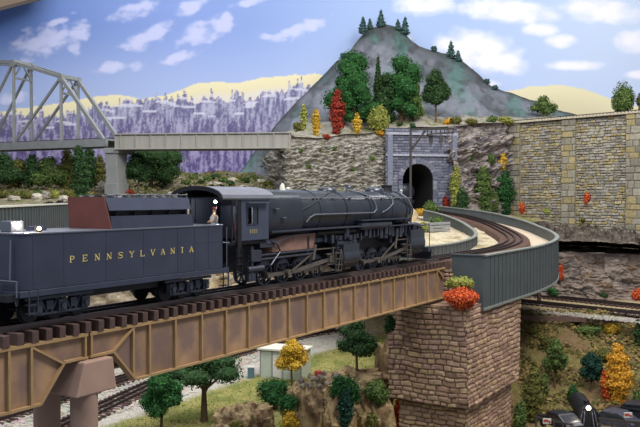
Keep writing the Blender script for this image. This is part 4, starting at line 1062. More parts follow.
b = P(539, 303, 99); m = MB(); m.box((b.x-.2, b.y-.2, -8.3), (b.x+.2, b.y+.2, -6.9)); tag(m.build('wooden_post', 'tie_wood'), 'short wooden post at the left end of the ledge tracks', 'post')
# ============================================================ shed and small things
s0 = PT(270, 378, -12); sh = empty('equipment_shed', (s0.x, s0.y, -12), -.35); tag(sh, 'small pale grey-green trackside shed with a door and overhanging roof', 'shed')
m = MB(); m.box((-1, -.1, -.2), (3.2, 2.3, 2.65)); m.build('walls', 'shed_gray', sh)
m = MB(); m.box((-1.2, -.35, 2.65), (3.4, 2.5, 2.8)); m.build('roof', 'cream_paint', sh)
m = MB(); m.box((.35, -.16, .1), (1.15, -.08, 2.2)); dr = m.build('door', 'cream_paint', sh)
m = MB(); m.box((1.0, -.2, 1.1), (1.07, -.16, 1.2)); m.build('handle', 'black_metal', dr)
m = MB()
for x in (-.98, .2, 1.3, 3.12): m.box((x, -.15, -.1), (x+.1, -.08, 2.65))
m.build('corner_board', 'concrete', sh)
s1 = PT(251, 378, -12); sg = empty('signal_box', (s1.x, s1.y, -12)); tag(sg, 'tiny blue-grey trackside equipment box left of the pale shed', 'equipment box')
m = MB(); m.box((-.3, -.25, 0), (.3, .25, 1.0)); m.build('cabinet', 'blue_paint', sg, bevel=.03); m = MB(); m.box((-.35, -.3, 1.0), (.35, .3, 1.1)); m.build('lid', 'white_paint', sg)
s2 = PT(377, 328, -12); sg = empty('crossing_sign', (s2.x, s2.y, -12)); tag(sg, 'pale trackside board on a post just left of the stone pier', 'sign')
m = MB(); m.cyl((0, 0, 0), (0, 0, 1.8), .08, None, 8); m.build('post', 'white_paint', sg); m = MB(); m.box((-.7, -.06, .9), (.7, .06, 2.0)); m.build('board', 'white_paint', sg)
# ============================================================ ray placement on the built ground
vs_all = []; fs_all = []
for v_, f_ in TERR:
    b_ = len(vs_all); vs_all += [V(q) for q in v_]; fs_all += [tuple(i+b_ for i in q) for q in f_]
BV = BVHTree.FromPolygons(vs_all, fs_all)
CAM = V((0, 0, CAMZ))
def hit(px, py, dflt=120):
    h = BV.ray_cast(CAM, ray(px, py).normalized(), 400)
    return h[0] if h[0] else P(px, py, dflt)
# ============================================================ plants
def leaves(m, blobs, n, ls, cols, rng):
    vol = [b[3]*b[4]*b[5] for b in blobs]; tot = sum(v**.67 for v in vol)
    for (cx, cy, cz, rx, ry, rz), v in zip(blobs, vol):
        for _ in range(int(n*v**.67/tot)+1):
            th = rng.uniform(0, 6.283); u_ = rng.uniform(-1, 1); s = math.sqrt(1-u_*u_); rr = rng.uniform(.72, 1.08)
            d = V((s*math.cos(th), s*math.sin(th), u_)); p = V((cx+rx*d.x*rr, cy+ry*d.y*rr, cz+rz*d.z*rr))
            nrm = (d+V((rng.uniform(-.8, .8), rng.uniform(-.8, .8), rng.uniform(-.3, 1)))).normalized(); a = nrm.orthogonal().normalized(); b = nrm.cross(a)
            l = ls*rng.uniform(.6, 1.3); r_ = rng.uniform(0, 6.28); a, b = a*math.cos(r_)+b*math.sin(r_), b*math.cos(r_)-a*math.sin(r_)
            c = rng.choice(cols); k = rng.uniform(.75, 1.25); c = tuple(q*k for q in c)
            m.add([p-a*l, p-b*l*.55+nrm*l*.15, p+a*l, p+b*l*.55+nrm*l*.15], [(0, 1, 2, 3)], c)
def core(m, blobs, col):
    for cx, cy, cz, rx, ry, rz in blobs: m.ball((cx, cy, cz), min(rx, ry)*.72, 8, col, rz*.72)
GREEN = {'deep': [(44, 84, 44), (56, 100, 52), (38, 70, 42)], 'dark': [(50, 74, 44), (62, 90, 52), (42, 62, 40)], 'mid': [(84, 104, 58), (98, 118, 64), (70, 90, 50)],
 'lime': [(134, 140, 70), (120, 130, 62), (150, 150, 82)], 'yellow': [(190, 154, 52), (200, 168, 70), (166, 130, 44)], 'red': [(134, 50, 40), (150, 64, 48), (112, 42, 34)],
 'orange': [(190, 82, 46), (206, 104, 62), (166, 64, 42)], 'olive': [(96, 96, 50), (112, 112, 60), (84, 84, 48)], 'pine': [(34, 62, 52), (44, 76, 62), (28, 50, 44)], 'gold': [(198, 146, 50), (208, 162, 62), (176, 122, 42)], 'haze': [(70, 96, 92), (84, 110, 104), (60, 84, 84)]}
def plant(name, cat, label, px, py, hpx, wpx, kind, pal, group=None, trunk=True, Y=None, seed=None, dens=1.0, base=None):
    p = base
    if not p:
        p = hit(px, py)
        if Y and abs(p.y-Y) > (14 if Y > 100 else 9): p = P(px, py, Y)
    p = p-V((0, 0, .1)); Y_ = p.y; k = Y_/F; h = hpx*k; w = wpx*k
    rng = random.Random(seed if seed is not None else hash((round(px), round(py))) & 0xffff)
    cols = [lin(c) for c in GREEN[pal]]; ls = max(.1, min(.26, 1.15*k))*(.8 if hpx < 14 else 1)
    r = empty(name, p); tag(r, label, cat, group); bl = []
    if kind == 'full':
        t0_ = .1*h
        for i in range(16):
            f_ = (i+.5)/16; th = rng.uniform(0, 6.28); z = h*(.14+.76*f_); rad = w*(.36-.26*f_**2)*rng.uniform(.3, 1); q = rng.uniform(.13, .2)*w; bl.append((rad*math.cos(th), rad*math.sin(th)*.8, z, q, q, q*.85))
        bl.append((0, 0, h*.5, w*.28, w*.25, h*.36)); bl.append((0, 0, h*.88, w*.16, w*.16, h*.12))
    if kind == 'round':
        t0_ = .28*h; n = 9
        for i in range(n):
            th = rng.uniform(0, 6.28); rad = rng.uniform(.1, .32)*w; z = rng.uniform(t0_+.1*h, h*.82); q = rng.uniform(.17, .26)*w
            bl.append((rad*math.cos(th), rad*math.sin(th)*.8, z, q, q, q*.8))
        bl.append((0, 0, h*.62, w*.3, w*.28, h*.3)); bl.append((0, 0, h*.86, w*.2, w*.2, h*.14)); bl.append((-w*.3, 0, h*.5, w*.2, w*.2, h*.14)); bl.append((w*.3, 0, h*.55, w*.2, w*.2, h*.14))
    elif kind == 'umbrella':
        t0_ = .45*h
        for i in range(12):
            th = rng.uniform(0, 6.28); rad = rng.uniform(.05, .36)*w; q = rng.uniform(.13, .2)*w; bl.append((rad*math.cos(th), rad*math.sin(th)*.7, h*(.86-.6*(rad/w)**1.5-rng.uniform(0, .18)), q, q, q*.55))
    elif kind == 'bush':
        t0_ = 0
        for i in range(7):
            th = rng.uniform(0, 6.28); rad = rng.uniform(.05, .28)*w; q = rng.uniform(.18, .26)*w; bl.append((rad*math.cos(th), rad*math.sin(th)*.8, h*rng.uniform(.25, .65), q, q, h*.3))
        bl.append((0, 0, h*.45, w*.36, w*.3, h*.5))
    elif kind == 'column':
        t0_ = 0
        for i in range(7):
            z = h*(i+.5)/7; q = w*.5*math.sin(math.pi*(.15+.75*(i+.5)/7))*rng.uniform(.8, 1.1); bl.append((rng.uniform(-.08, .08)*w, 0, z, q, q*.9, h*.11))
    elif kind == 'conifer':
        t0_ = .08*h; n = max(5, int(hpx/4))
        for i in range(n):
            f_ = i/n; z = h*(.12+.84*f_); q = w*.5*(1-f_)**.8*rng.uniform(.85, 1.1)+.04; bl.append((0, 0, z, q, q, h*.55/n))
    area = w*h+1e-6; N = int(min(5500, max(60, dens*4.2*area/(ls*ls))))
    m = MB()
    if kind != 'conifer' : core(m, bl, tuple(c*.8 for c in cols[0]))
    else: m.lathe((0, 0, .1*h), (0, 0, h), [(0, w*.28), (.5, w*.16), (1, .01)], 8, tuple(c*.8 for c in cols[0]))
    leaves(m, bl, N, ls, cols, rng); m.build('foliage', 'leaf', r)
    if trunk:
        m = MB(); tw = max(.06, w*.035); top = h*(.7 if kind != 'conifer' else .9)
        m.lathe((0, 0, -.3), (rng.uniform(-.05, .05)*w, 0, top), [(0, tw*1.5), (.15, tw), (1, tw*.35)], 8)
        if kind in ('round', 'umbrella', 'full'):
            for i in range(6):
                b_ = rng.choice(bl); z = h*rng.uniform(.22, .5); m.cyl((0, 0, z), (b_[0]*.9, b_[1]*.9, max(z+.1, b_[2])), tw*.5, tw*.2, 6)
        m.build('trunk', 'bark', r, smooth=40)
    return r
# --- mountain foot, left to right
plant('tree', 'tree', 'big bright green leafy tree left of the dark conifer on the cliff top', 354, 123, 73, 68, 'full', 'deep', Y=129, dens=1.3)
plant('tree', 'tree', 'green leafy tree right of the dark conifer at the mountain foot', 402, 121, 68, 58, 'full', 'deep', Y=131)
plant('tree', 'tree', 'dark-trunked green tree right of the deer mound, standing alone', 436, 122, 54, 30, 'round', 'dark', Y=128, dens=1.1)
plant('tree', 'tree', 'shorter green tree at the left edge of the mountain-foot grove, behind the red shrub', 341, 125, 50, 34, 'full', 'deep', Y=131)
plant('tree', 'tree', 'dark green tree filling the gap behind the dark conifer', 385, 124, 52, 36, 'full', 'dark', Y=134)
plant('tree', 'tree', 'low green tree at the right edge of the mountain-foot grove, behind the deer', 413, 121, 40, 30, 'full', 'mid', Y=133)
for px, py, lb in ((300, 152, 'small green tuft on the upper left of the cliff face'), (309, 168, 'small green tuft low on the left of the cliff face'), (352, 170, 'small green tuft low in the middle of the cliff face'), (334, 150, 'small green tuft in the upper middle of the cliff face'), (372, 160, 'small green tuft on the cliff face beside the portal')):
    plant('shrub', 'bush', lb, px, py, 5, 8, 'bush', 'mid', Y=112, trunk=False)
plant('conifer', 'tree', 'tall dark narrow conifer between the two bright green trees', 378, 118, 66, 13, 'conifer', 'dark', Y=133)
plant('shrub', 'bush', 'red-orange columnar tree at the left end of the cliff top planting', 337, 134, 44, 16, 'column', 'red', Y=113)
plant('shrub', 'bush', 'bright yellow shrub left of the red columnar tree', 316, 135, 26, 10, 'column', 'yellow', Y=110)
plant('shrub', 'bush', 'thin lime shrub at the far left edge of the cliff top', 304, 128, 24, 8, 'column', 'lime', Y=109)
plant('shrub', 'bush', 'rounded lime green bush in the middle of the cliff top', 378, 133, 30, 28, 'bush', 'lime', Y=116)
plant('shrub', 'bush', 'thin olive-yellow tree behind the lime bush', 385, 124, 32, 9, 'column', 'lime', Y=120)
plant('shrub', 'bush', 'yellow-based lime shrub between the red tree and the lime bush', 357, 133, 20, 9, 'column', 'yellow', Y=115)
plant('shrub', 'bush', 'spindly lime sapling above the yellow shrub near the red tree', 365, 122, 22, 10, 'column', 'mid', Y=119)
plant('shrub', 'bush', 'slim yellow-green tree just left of the deer', 402, 119, 24, 11, 'column', 'lime', Y=127)
plant('shrub', 'bush', 'orange and yellow tuft at the foot of the lime bush on the cliff edge', 379, 135, 7, 14, 'bush', 'gold', Y=116, trunk=False)
plant('shrub', 'bush', 'low red tuft at the foot of the red columnar tree', 326, 139, 6, 12, 'bush', 'red', Y=112.5, trunk=False)
for i, (px, py, h_, w_, pl, lb) in enumerate([(298, 131, 10, 14, 'olive', 'low olive bush at the left corner of the cliff top'), (345, 134, 8, 14, 'olive', 'low olive bush right of the red columnar tree'),
   (456, 124, 9, 16, 'olive', 'low olive bush on the cliff top right of the lone green tree'), (472, 124, 7, 16, 'olive', 'low brownish bush midway between the portal and the retaining wall top'), (505, 124, 9, 22, 'lime', 'lime green bush at the left end of the retaining wall top'),
   (447, 124, 7, 12, 'gold', 'small gold tuft on the cliff top just right of the lone green tree'), (492, 122, 8, 12, 'mid', 'small green bush on the cliff top left of the lime bush'),
   (400, 126, 5, 9, 'dark', 'small dark green tuft at the left foot of the deer mound'), (413, 127, 5, 9, 'dark', 'small dark green tuft at the front of the deer mound')]):
    plant('shrub', 'bush', lb, px, py, h_, w_, 'bush', pl, Y=122 if px < 460 else 128, trunk=False)
plant('tree', 'tree', 'loose olive green bush above the retaining wall, near its left pilaster', 543, 121, 26, 30, 'round', 'mid', Y=134, dens=.6)
plant('tree', 'tree', 'round green tree above the retaining wall near the right edge', 623, 112, 33, 30, 'bush', 'mid', Y=122)
plant('shrub', 'bush', 'dark olive foliage above the wall at the far right edge of the picture', 643, 110, 20, 16, 'bush', 'olive', Y=119)
# ridge conifers
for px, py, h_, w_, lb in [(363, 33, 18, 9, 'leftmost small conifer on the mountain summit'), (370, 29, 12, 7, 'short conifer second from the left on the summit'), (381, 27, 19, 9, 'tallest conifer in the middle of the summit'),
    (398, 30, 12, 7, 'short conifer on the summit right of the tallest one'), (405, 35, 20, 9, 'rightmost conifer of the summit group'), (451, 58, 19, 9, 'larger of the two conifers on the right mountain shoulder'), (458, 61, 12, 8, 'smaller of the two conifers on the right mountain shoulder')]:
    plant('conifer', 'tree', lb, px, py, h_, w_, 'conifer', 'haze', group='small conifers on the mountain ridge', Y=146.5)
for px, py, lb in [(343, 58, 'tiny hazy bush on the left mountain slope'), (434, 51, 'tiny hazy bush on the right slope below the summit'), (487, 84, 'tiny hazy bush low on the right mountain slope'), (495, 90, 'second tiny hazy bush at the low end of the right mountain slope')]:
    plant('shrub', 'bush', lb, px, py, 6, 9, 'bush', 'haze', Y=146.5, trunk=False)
# rock right of the portal
for px, py, h_, w_, kd, pl, lb in [(456, 211, 44, 13, 'column', 'lime', 'tall yellow-green shrub directly right of the portal'), (462, 214, 30, 16, 'bush', 'dark', 'dark green bush beside the tall shrub right of the portal'),
   (482, 213, 46, 22, 'column', 'mid', 'tall mid-green shrub in the middle of the rock right of the portal'), (503, 213, 42, 26, 'column', 'deep', 'dark green bushy shrub against the left end of the retaining wall'), (493, 212, 24, 16, 'bush', 'mid', 'lower green bush between the two tall shrubs by the wall'),
   (503, 169, 16, 9, 'column', 'yellow', 'yellow shrub growing high on the rock next to the retaining wall'), (491, 164, 12, 12, 'bush', 'mid', 'small green tuft high on the rock right of the portal'), (471, 160, 8, 8, 'bush', 'mid', 'small green tuft on the upper rock nearer the portal')]:
    plant('shrub', 'bush', lb, px, py, h_, w_, kd, pl, Y=(119.5 if px < 500 else 123) if h_ > 17 else 121.5, trunk=False)
for px, py, h_, w_, pl, lb, Y_ in [(446, 209, 15, 9, 'red', 'red bush at the right foot of the tunnel portal', 114), (522, 213, 12, 9, 'orange', 'orange bush at the foot of the left wall pilaster', 119), (588, 204, 14, 8, 'orange', 'orange-red bush clinging to the retaining wall', 119),
   (547, 214, 7, 9, 'lime', 'small lime tuft at the wall foot above the ledge', 120), (602, 226, 13, 22, 'yellow', 'yellow-green bush on the ledge under the retaining wall', 111), (628, 220, 8, 8, 'gold', 'gold tuft on the ledge near the right edge', 110),
   (582, 222, 6, 8, 'olive', 'olive tuft on the ledge left of the yellow-green bush', 112), (561, 280, 18, 8, 'orange', 'orange bush behind the trough wall against the lower rock face', 101), (638, 300, 14, 14, 'orange', 'orange-red bush at the right edge beneath the rock face', 98),
   (553, 295, 9, 14, 'deep', 'green tuft beside the trough where the ledge tracks begin', 100), (604, 297, 6, 12, 'dark', 'dark green tuft behind the ledge tracks', 101), (430, 216, 17, 20, 'mid', 'leafy green bush in front of the tunnel between gantry and inner wall', 108),
   (420, 216, 9, 16, 'yellow', 'yellow bush at the base of the signal mast', 108), (436, 228, 14, 22, 'mid', 'green bush hanging over the low timber wall', 104), (424, 232, 12, 14, 'lime', 'lime bush beside the front cylinder of the engine', 102)]:
    plant('shrub', 'bush', lb, px, py, h_, w_, 'bush', pl, Y=Y_, trunk=False)
# left background trees
for i, (px, h_, w_, pl, kd) in enumerate([(4, 42, 24, 'dark', 'round'), (18, 36, 28, 'olive', 'round'), (32, 40, 22, 'dark', 'round'), (50, 38, 26, 'mid', 'round'), (67, 43, 15, 'olive', 'column'), (80, 46, 17, 'dark', 'column'), (90, 44, 15, 'dark', 'column'), (101, 38, 10, 'olive', 'column')]):
    nm = 'conifer' if kd == 'conifer' else 'tree'
    lb = ['dark tree at the far left edge under the truss', 'olive round tree second from the left under the truss', 'dark green tree under the truss, third from the left', 'green tree with a pale trunk in the middle of the row under the truss', 'olive columnar tree just left of the two darkest trees under the truss', 'broad dark columnar tree under the truss, left of its twin', 'dark columnar tree next to the gap before the pylon', 'thin olive tree nearest the concrete pylon'][i]
    plant(nm, 'tree', lb, px, 198, h_*1.12, w_*1.35, kd, pl, Y=112+R.uniform(-2, 5))
plant('tree', 'tree', 'wide dark green spreading tree right of the concrete pylon', 151, 197, 50, 66, 'round', 'dark', Y=112, dens=1.6)
plant('tree', 'tree', 'second smaller dark tree behind the spreading tree by the pylon', 138, 194, 42, 34, 'round', 'dark', Y=118)
plant('shrub', 'bush', 'red bush at the foot of the concrete pylon', 130, 196, 8, 12, 'bush', 'red', Y=108, trunk=False)
plant('shrub', 'bush', 'orange-red bush left of the dark cab roof', 183, 194, 7, 10, 'bush', 'orange', Y=112, trunk=False)
for i in range(16):
    px = 2+i*13+R.uniform(-3, 3)
    if 100 < px < 128: continue
    plant('shrub', 'bush', 'low green and tan bush along the bank behind the tender', px, 198, 7+R.random()*4, 15, 'bush', R.choice(['mid', 'olive', 'lime']), group='low bushes on the bank behind the tender', Y=106, trunk=False, seed=i)
for i in range(14):
    px = 186+i*7.4
    plant('shrub', 'bush', 'low dull bush on the rocky ground below the plate girder', px, 186-R.uniform(0, 9), 6, 12, 'bush', R.choice(['olive', 'dark', 'mid']), group='low bushes on rocks below the plate girder', Y=128, trunk=False, seed=i+50)
# rocks on the plateau
def boulder(px, py, wpx, hpx, Y, pal, label, group=None, seed=1, name='boulder', sink=.25):
    p = P(px, py, Y) if Y else hit(px, py); k = p.y/F; w = wpx*k/2; h = hpx*k; m = MB(); n = 26 if wpx < 25 else 64; vs = []; cs = []; fs = []
    cf_ = rockcol(pal, .8, seed); cf = lambda q_: cf_(V((q_.x*1.6, q_.y*1.6, q_.z*.35)))
    for i in range(n//2+1):
        ph = math.pi*i/(n//2)
        for j in range(n):
            th = 2*math.pi*j/n; d = V((math.sin(ph)*math.cos(th), math.sin(ph)*math.sin(th), math.cos(ph)))
            e = 1+.3*noise.fractal(d*1.5+V((seed*3.1, 0, 0)), .7, 2, 6)+.16*(noise.ridged_multi_fractal(V((d.x*2.4+seed, d.y*2.4, d.z*1.1)), .9, 2, 4, 1, 2)-1)
            q = V((d.x*w*e, d.y*w*.8*e, d.z*h*.62*e*(1 if d.z > 0 or wpx < 25 else 2.2)+h*(.5-sink))); vs.append(q); cs.append(cf(q+p))
    for i in range(n//2):
        for j in range(n): fs.append((i*n+j, (i+1)*n+j, (i+1)*n+(j+1) % n, i*n+(j+1) % n))
    m.add(vs, fs, cs); o = m.build(name, 'rock', smooth=30); o.location = p; return tag(o, label, 'rock', group)
GP = [(128, 122, 112), (170, 164, 152), (148, 140, 128)]
for i, (px, py, w_, h_) in enumerate([(36, 199, 14, 6), (48, 198, 12, 7), (14, 200, 12, 5), (100, 178, 12, 14), (102, 190, 10, 10), (64, 200, 10, 5), (172, 196, 9, 5), (196, 190, 12, 5), (215, 186, 14, 5), (232, 182, 12, 5), (262, 184, 12, 5), (244, 190, 16, 5)]):
    boulder(px, py, w_, h_, None, GP, 'small grey rock on the bank behind the train', 'grey rocks behind the train', i+1)
# ============================================================ foreground below the bridge
TP = [(104, 84, 62), (146, 124, 92), (170, 150, 114), (128, 104, 78), (92, 76, 60)]
FR = []
for px, py, w_, h_, Y_, lb in [(304, 440, 40, 50, 58, 'largest tan rock outcrop at the bottom, right of the yellow bush'), (354, 396, 66, 24, 67, 'long tan rock sloping up towards the stone pier'), (254, 440, 40, 32, 56, 'brown rock at the bottom edge left of the yellow bush'), (238, 440, 44, 30, 55, 'dark grey-brown rock at the bottom below the lawn'),
    (336, 446, 36, 44, 58, 'shadowed brown rock below the dark bush'), (372, 448, 44, 52, 60, 'brown rock filling the gap left of the pier foot'), (386, 396, 22, 50, 68.5, 'tan rock leaning against the pier'), (281, 402, 26, 14, 64.5, 'small tan rock between the green bushes')]:
    FR.append(boulder(px, py, w_, h_, Y_, TP, lb, seed=int(px), name='rock_outcrop', sink=.0))
for o in FR:
    b_ = len(vs_all); vs_all += [v_.co+o.location for v_ in o.data.vertices]; fs_all += [tuple(i+b_ for i in p_.vertices) for p_ in o.data.polygons]
BV = BVHTree.FromPolygons(vs_all, fs_all)
plant('tree', 'tree', 'small green tree with a dense crown, leftmost on the lawn', 161, 431, 64, 44, 'round', 'deep', Y=57)
plant('tree', 'tree', 'spreading dark green tree with a thick trunk in the middle of the lawn', 204, 421, 78, 104, 'umbrella', 'dark', Y=61, dens=1.5)
plant('tree', 'tree', 'round green tree on the lawn left of the stone pier', 357, 371, 55, 42, 'round', 'dark', dens=1.3)
plant('tree', 'tree', 'yellow autumn tree in front of the pale shed', 292, 386, 52, 34, 'round', 'yellow', dens=.6)
for px, py, h_, w_, kd, pl, lb, Y_ in [(272, 402, 28, 44, 'bush', 'deep', 'dark green bush in front of the shed, left of the big tan rock', None), (288, 414, 24, 30, 'bush', 'deep', 'lower green bush between the two tan rocks', None), (289, 430, 24, 26, 'bush', 'yellow', 'yellow bush at the bottom edge in front of the green bushes', None),
   (347, 404, 34, 40, 'bush', 'deep', 'bushy green shrub between tan rocks left of the pier', None), (345, 424, 36, 22, 'column', 'pine', 'dark blue-green bush beneath the green shrub left of the pier', None), (376, 404, 28, 32, 'bush', 'mid', 'mid-green bush against the left face of the pier', None), (372, 426, 16, 18, 'bush', 'olive', 'olive bush at the bottom left of the pier', None),
   (398, 432, 34, 16, 'column', 'orange', 'bright orange bush at the left foot of the pier', 62), (236, 432, 14, 20, 'bush', 'olive', 'olive bush on the dark rock at the bottom edge', 56.5), (390, 330, 20, 14, 'bush', 'dark', 'dark foliage on the upper left corner of the pier', 61.5),
   (313, 388, 6, 12, 'bush', 'dark', 'small dark bush beside the rubble pile', 70)]:
    plant('shrub', 'bush', lb, px, py, h_, w_, kd, pl, Y=Y_, trunk=False)
for i in range(26):
    px = 299+R.uniform(0, 38); boulder(px, 374+R.uniform(0, 14), R.uniform(3, 7), R.uniform(3, 6), None, [(112, 104, 98), (140, 130, 118), (88, 80, 76)], 'grey stone in the rubble pile right of the yellow tree', 'stones of the rubble pile', i+3, 'rubble_stone')
s3 = hit(318, 380); m = MB(); m.box((-.3, -.2, 0), (.3, .2, .8)); o = m.build('red_barrel', 'red_paint', bevel=.12); o.location = s3; tag(o, 'small red drum in the rubble pile', 'barrel')
# grass tufts
m = MB()
for k in range(9000):
    x = R.uniform(-26, 12); y = R.uniform(54, 100)
    if (y-68)*.49-(x+15.5)*.87 > -5 or (y < 63 and x > -8): continue
    z = gz(x, y); hh = R.uniform(.08, .22); a = R.uniform(0, 6.28); c = lin(R.choice([(160, 158, 92), (134, 138, 74), (176, 170, 110), (112, 120, 60)]))
    m.add([(x-.06*math.cos(a), y-.06*math.sin(a), z), (x+.06*math.cos(a), y+.06*math.sin(a), z), (x+R.uniform(-.06, .06), y+R.uniform(-.06, .06), z+hh)], [(0, 1, 2)], c)
o = m.build('lawn_grass', 'leaf'); tag(o, 'short yellow-green grass on the ground below the bridge', 'grass', kind='stuff')
def litter(nm, label, cat, n, gen, cols, s0, s1):
    m = MB(); cs = [lin(c) for c in cols]
    for _ in range(n):
        q = gen()
        if not q: continue
        x, y, z = q; s = R.uniform(s0, s1); c = R.choice(cs); b_ = R.uniform(.7, 1.2); c = tuple(v*b_ for v in c); a = V((R.uniform(-1, 1), R.uniform(-1, 1), R.uniform(-.3, .6))).normalized()*s; b = a.orthogonal().normalized()*s*.7
        h = V((x, y, z+s*.4)); m.add([h-a, h-b, h+a, h+b], [(0, 1, 2, 3)], c)
    o = m.build(nm, 'leaf'); return tag(o, label, cat, kind='stuff')
def g1():
    x = R.uniform(15, 42); y = R.uniform(70, 91)
    if noise.noise(V((x*.4, y*.4, 3))) < -.12: return None
    return x, y, gz(x, y)+R.uniform(0, .35)
litter('undergrowth', 'brown and olive scrub covering the slope at the lower right', 'undergrowth', 15000, g1, [(98, 96, 52), (120, 104, 62), (84, 88, 46), (140, 116, 78), (76, 70, 44)], .1, .24)
def g2():
    x = R.uniform(-60, 0); y = R.uniform(104, 146)
    if noise.noise(V((x*.3, y*.3, 7))) < -.05: return None
    return x, y, pz(x, y)+R.uniform(0, .3)
litter('undergrowth', 'low green and brown ground cover on the bank behind the train', 'undergrowth', 9000, g2, [(92, 100, 56), (116, 108, 66), (74, 82, 44), (104, 92, 66)], .14, .3)
# flowers on the pier
fb = W(59.0, -3.8, -3.42)
for px, py, h_, w_, pl, lb, Y_ in [(462, 307, 22, 42, 'orange', 'bright orange-red bush on the front corner of the stone pier top', 60.3), (461, 288, 14, 34, 'lime', 'pale lime bush behind the orange bush on the pier top', 61.5), (487, 318, 30, 8, 'olive', 'thin olive vine down the front edge of the pier', 59.3)][:2]:
    plant('shrub', 'bush', lb, px, py, h_, w_, 'bush', pl, Y=Y_, trunk=False, dens=1.5)
# ============================================================ right lower slope
for px, py, h_, w_, kd, pl, lb, Y_ in [(555, 388, 52, 26, 'round', 'mid', 'slender green tree with a pale trunk on the right slope', 74), (591, 392, 42, 24, 'round', 'pine', 'blue-green tree directly behind the shining headlight', 73), (618, 402, 58, 30, 'column', 'gold', 'tall golden-orange tree near the right edge', 72),
   (606, 400, 30, 14, 'column', 'orange', 'orange foliage on the left side of the golden tree', 72.5), (533, 420, 52, 24, 'column', 'olive', 'dark olive shrub against the right side of the pier', 71), (543, 400, 30, 18, 'bush', 'mid', 'green bush low on the slope next to the pier', 72), (573, 404, 24, 16, 'bush', 'deep', 'dark green bush left of the headlight', 71), (521, 432, 36, 18, 'bush', 'mid', 'green bush at the bottom right of the pier', 68),
   (588, 334, 10, 30, 'bush', 'mid', 'low green bush under the edge board of the ledge', 88), (575, 323, 7, 18, 'bush', 'dark', 'dark green tuft hanging at the edge board', 89.3), (613, 333, 12, 26, 'bush', 'yellow', 'bright yellow bush near the ledge edge at right', 87), (639, 345, 26, 12, 'column', 'dark', 'dark green shrub at the right edge below the ledge', 85), (534, 336, 9, 14, 'bush', 'olive', 'olive tuft at the left end of the edge board', 87),
   (637, 402, 14, 10, 'bush', 'mid', 'green bush at the right edge beside the golden tree', 74), (546, 350, 18, 14, 'bush', 'olive', 'olive bush on the upper slope near the pier', 84), (602, 362, 14, 22, 'bush', 'olive', 'brownish olive bush above the blue-green tree', 80)]:
    o = plant('shrub' if kd != 'round' else 'tree', 'tree' if kd == 'round' or 'tree' in lb.split(' ')[:3] else 'bush', lb, px, py, h_, w_, kd, pl, Y=Y_, trunk=(kd == 'round'), dens=.9)
# road vehicles and switcher at the bottom right
def car(label, px, py, Y, rz, colr='car_paint'):
    p = P(px, py, Y); r = empty('car', p, rz); tag(r, label, 'car')
    m = MB(); m.prism([(-2.1, -.85, .35), (2.1, -.85, .35), (2.15, -.85, .8), (1.0, -.85, 1.0), (.55, -.75, 1.55), (-.9, -.75, 1.6), (-1.7, -.85, 1.05), (-2.15, -.85, .85)], (0, 1.65, 0)); m.build('body', colr, r, bevel=.12)
    m = MB(); m.box((-1.1, -.88, 1.08), (.55, .83, 1.42)); m.build('windows', 'glass_dark', r)
    for x in (-1.3, 1.3):
        for y in (-.75, .75): m = MB(); m.cyl((x, y-.1, .33), (x, y+.1, .33), .34, None, 16); m.build('wheel', 'black_metal', r, smooth=40)
    m = MB(); m.box((2.1, -.8, .35), (2.2, .8, .5)); m.box((-2.22, -.8, .35), (-2.12, .8, .5)); m.build('bumper', 'chrome', r); return r
car('black car at the bottom edge left of the shining headlight', 560, 430, 66, 1.9)
car('dark car partly hidden at the bottom right corner', 633, 420, 67, 2.6)
car('grey car just right of the shining headlight', 613, 428, 66, 2.3, 'machinery')
sw = P(588, 437, 66); SWr = empty('small_locomotive', sw, -math.pi/2-.15); tag(SWr, 'front of a small dark steam engine with a lit headlight, bottom right', 'locomotive')
m = MB(); m.lathe((-5, 0, 1.75), (0, 0, 1.75), [(0, .8), (.97, .8), (.975, .86), (1, .8)], 24); m.build('boiler', 'black_metal', SWr, smooth=40)
m = MB(); m.cyl((-.9, 0, 2.4), (-.9, 0, 2.85), .2, .26, 12); m.build('smokestack', 'black_metal', SWr, smooth=40)
m = MB(); m.cyl((-.3, 0, 2.45), (.12, 0, 2.45), .22, None, 14); hl = m.build('headlight', 'black_metal', SWr, smooth=40)
m = MB(); m.cyl((.12, 0, 2.45), (.16, 0, 2.45), .2, None, 14); m.build('lens', 'lamp_warm', hl)
m = MB(); m.box((-4.5, -1.0, .5), (.2, 1.0, .95)); m.box((.2, -1.1, .35), (.4, 1.1, .9)); m.build('frame', 'black_metal', SWr)
m = MB()
for y in (-.85, -.5, .5, .85): m.beam((.4, y, .4), (.1, y*.55, 2.2), .06, .06)
m.build('front_rail', 'pipe_metal', SWr)
fn_ = empty('roadside_fence', P(590, 430, 64.5)); fo = tuple(fn_.location); tag(fn_, 'pale grey low roadside rail fence along the bottom right edge', 'fence')
m = MB(); a = P(536, 417, 63.5); b = P(572, 425, 62); m.beam(a, b, .06, .16); m.build('rail', 'wire_metal', fn_, fo); m = MB(); a2 = P(600, 419, 64); b2 = P(650, 424, 62); m.beam(a2, b2, .06, .2); m.build('rail', 'wire_metal', fn_, fo); m = MB(); m.beam(a2-V((0, 0, .45)), b2-V((0, 0, .45)), .06, .1); m.build('rail', 'wire_metal', fn_, fo)
for k in range(5):
    for A_, B_ in ((a, b), (a2, b2)): p = A_.lerp(B_, k/4); m = MB(); m.box(tuple(p-V((.06, .06, 1.6))), tuple(p+V((.06, .06, .12)))); m.build('post', 'wire_metal', fn_, fo)
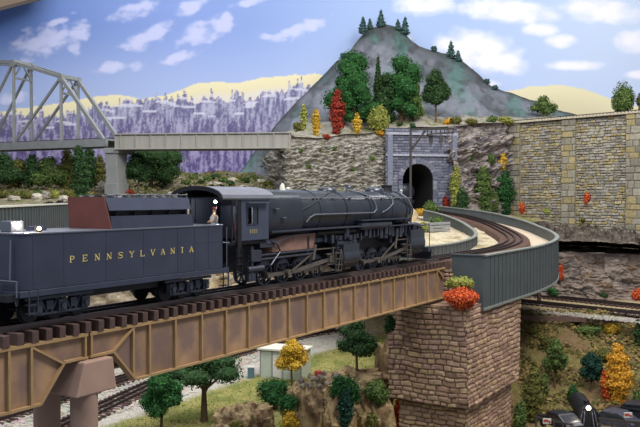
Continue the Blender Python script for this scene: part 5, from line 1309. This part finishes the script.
for px, py, lb in ((547, 421, 'small white and red panel on the fence left of the black car'), (628, 415, 'small white and red panel on the fence near the right corner')):
    p = P(px, py, 61.8); r = empty('sign_panel', p); tag(r, lb, 'sign'); m = MB(); m.box((-.32, -.03, -.2), (.32, .03, .2)); m.build('board', 'white_paint', r); m = MB(); m.box((-.28, -.05, -.06), (.1, -.03, .12)); m.box((.12, -.05, -.14), (.28, -.03, .02)); m.build('red_marking', 'red_paint', r)
# ============================================================ deer
v = [(0,0,1.0),(-.45,0,1.02),(.4,0,1.05),(.62,0,1.3),(.78,0,1.55),(1.0,0,1.5),(.42,-.13,.6),(.42,-.13,.05),(.42,.13,.6),(.42,.13,.05),(-.5,-.13,.6),(-.46,-.13,.05),(-.5,.13,.6),(-.46,.13,.05),(-.62,0,1.05),(.72,-.12,1.9),(.72,.12,1.9)]
e = [(0,1),(0,2),(2,3),(3,4),(4,5),(2,6),(6,7),(2,8),(8,9),(1,10),(10,11),(1,12),(12,13),(1,14),(4,15),(4,16)]
rr = [.24,.23,.2,.12,.11,.06,.07,.04,.07,.04,.09,.04,.09,.04,.05,.025,.025]
for px, py, rz, lb, sc in ((416.5, 117.0, .1, 'tan antlered deer standing on the grey mound above the tunnel', 1.15),):
    p = hit(px, py+1.5); d = skin_body('deer', v, e, rr, 'deer_tan', loc=p, sub=1); d.scale = (sc,)*3; d.rotation_euler = (0, 0, rz); tag(d, lb, 'deer')
# low timber wall by the curve
for i in range(6):
    p = P(438, 240-i*3.2, 98); m = MB(); m.beam(p+V((-1.2, 0, 0)), p+V((1.6, 1.0, .1)), .3, .3); tag(m.build('timber_beam', 'concrete'), 'pale timber in the stacked low wall beside the engine front', 'timber', 'timbers of the stacked low wall')
# ============================================================ light
w = bpy.data.worlds.new('world'); SC.world = w; w.use_nodes = True
w.node_tree.nodes['Background'].inputs[0].default_value = (.80, .86, 1.0, 1); w.node_tree.nodes['Background'].inputs[1].default_value = .33
def area(name, loc, tgt, size, en, col):
    l = bpy.data.lights.new(name, 'AREA'); l.shape = 'RECTANGLE'; l.size, l.size_y = size; l.energy = en; l.color = col
    o = bpy.data.objects.new(name, l); COL.objects.link(o); o.location = loc; d = V(tgt)-V(loc); o.rotation_euler = d.to_track_quat('-Z', 'Y').to_euler(); return o
area('overhead_light', (30, 30, 62), (0, 80, 0), (40, 18), 66000, (1.0, .95, .88))
area('overhead_light', (-20, 100, 68), (-5, 125, 0), (90, 16), 40000, (1.0, .97, .94))
area('overhead_light', (50, 95, 66), (20, 130, 0), (50, 16), 26000, (1.0, .97, .94))
area('overhead_light', (0, 52, 62), (0, 56, 0), (70, 10), 26000, (1.0, .97, .93))  # strip added above the train to put a highlight on the boiler top
area('overhead_light', (-30, 10, 50), (-20, 60, 0), (40, 20), 30000, (.86, .9, 1.0))
def pt(name, loc, en, col, r=.1):
    l = bpy.data.lights.new(name, 'POINT'); l.energy = en; l.color = col; l.shadow_soft_size = r; o = bpy.data.objects.new(name, l); COL.objects.link(o); o.location = loc
pt('cab_light', W(32.5, -.6, 4.5), 90, (.8, .85, 1.0)); pt('cab_interior_light', W(33.4, -.3, 4.5), 120, (.75, .8, 1.0))
pt('tender_light', W(20.3, -.8, 3.95), 60, (1, .85, .65)); pt('engine_headlight', P(588, 402, 64.8), 120, (1, .9, .7))
SC.view_settings.view_transform = 'Standard'; SC.view_settings.look = 'None'; SC.view_settings.gamma = 1; SC.view_settings.exposure = 0; SC.view_settings.use_curve_mapping = False
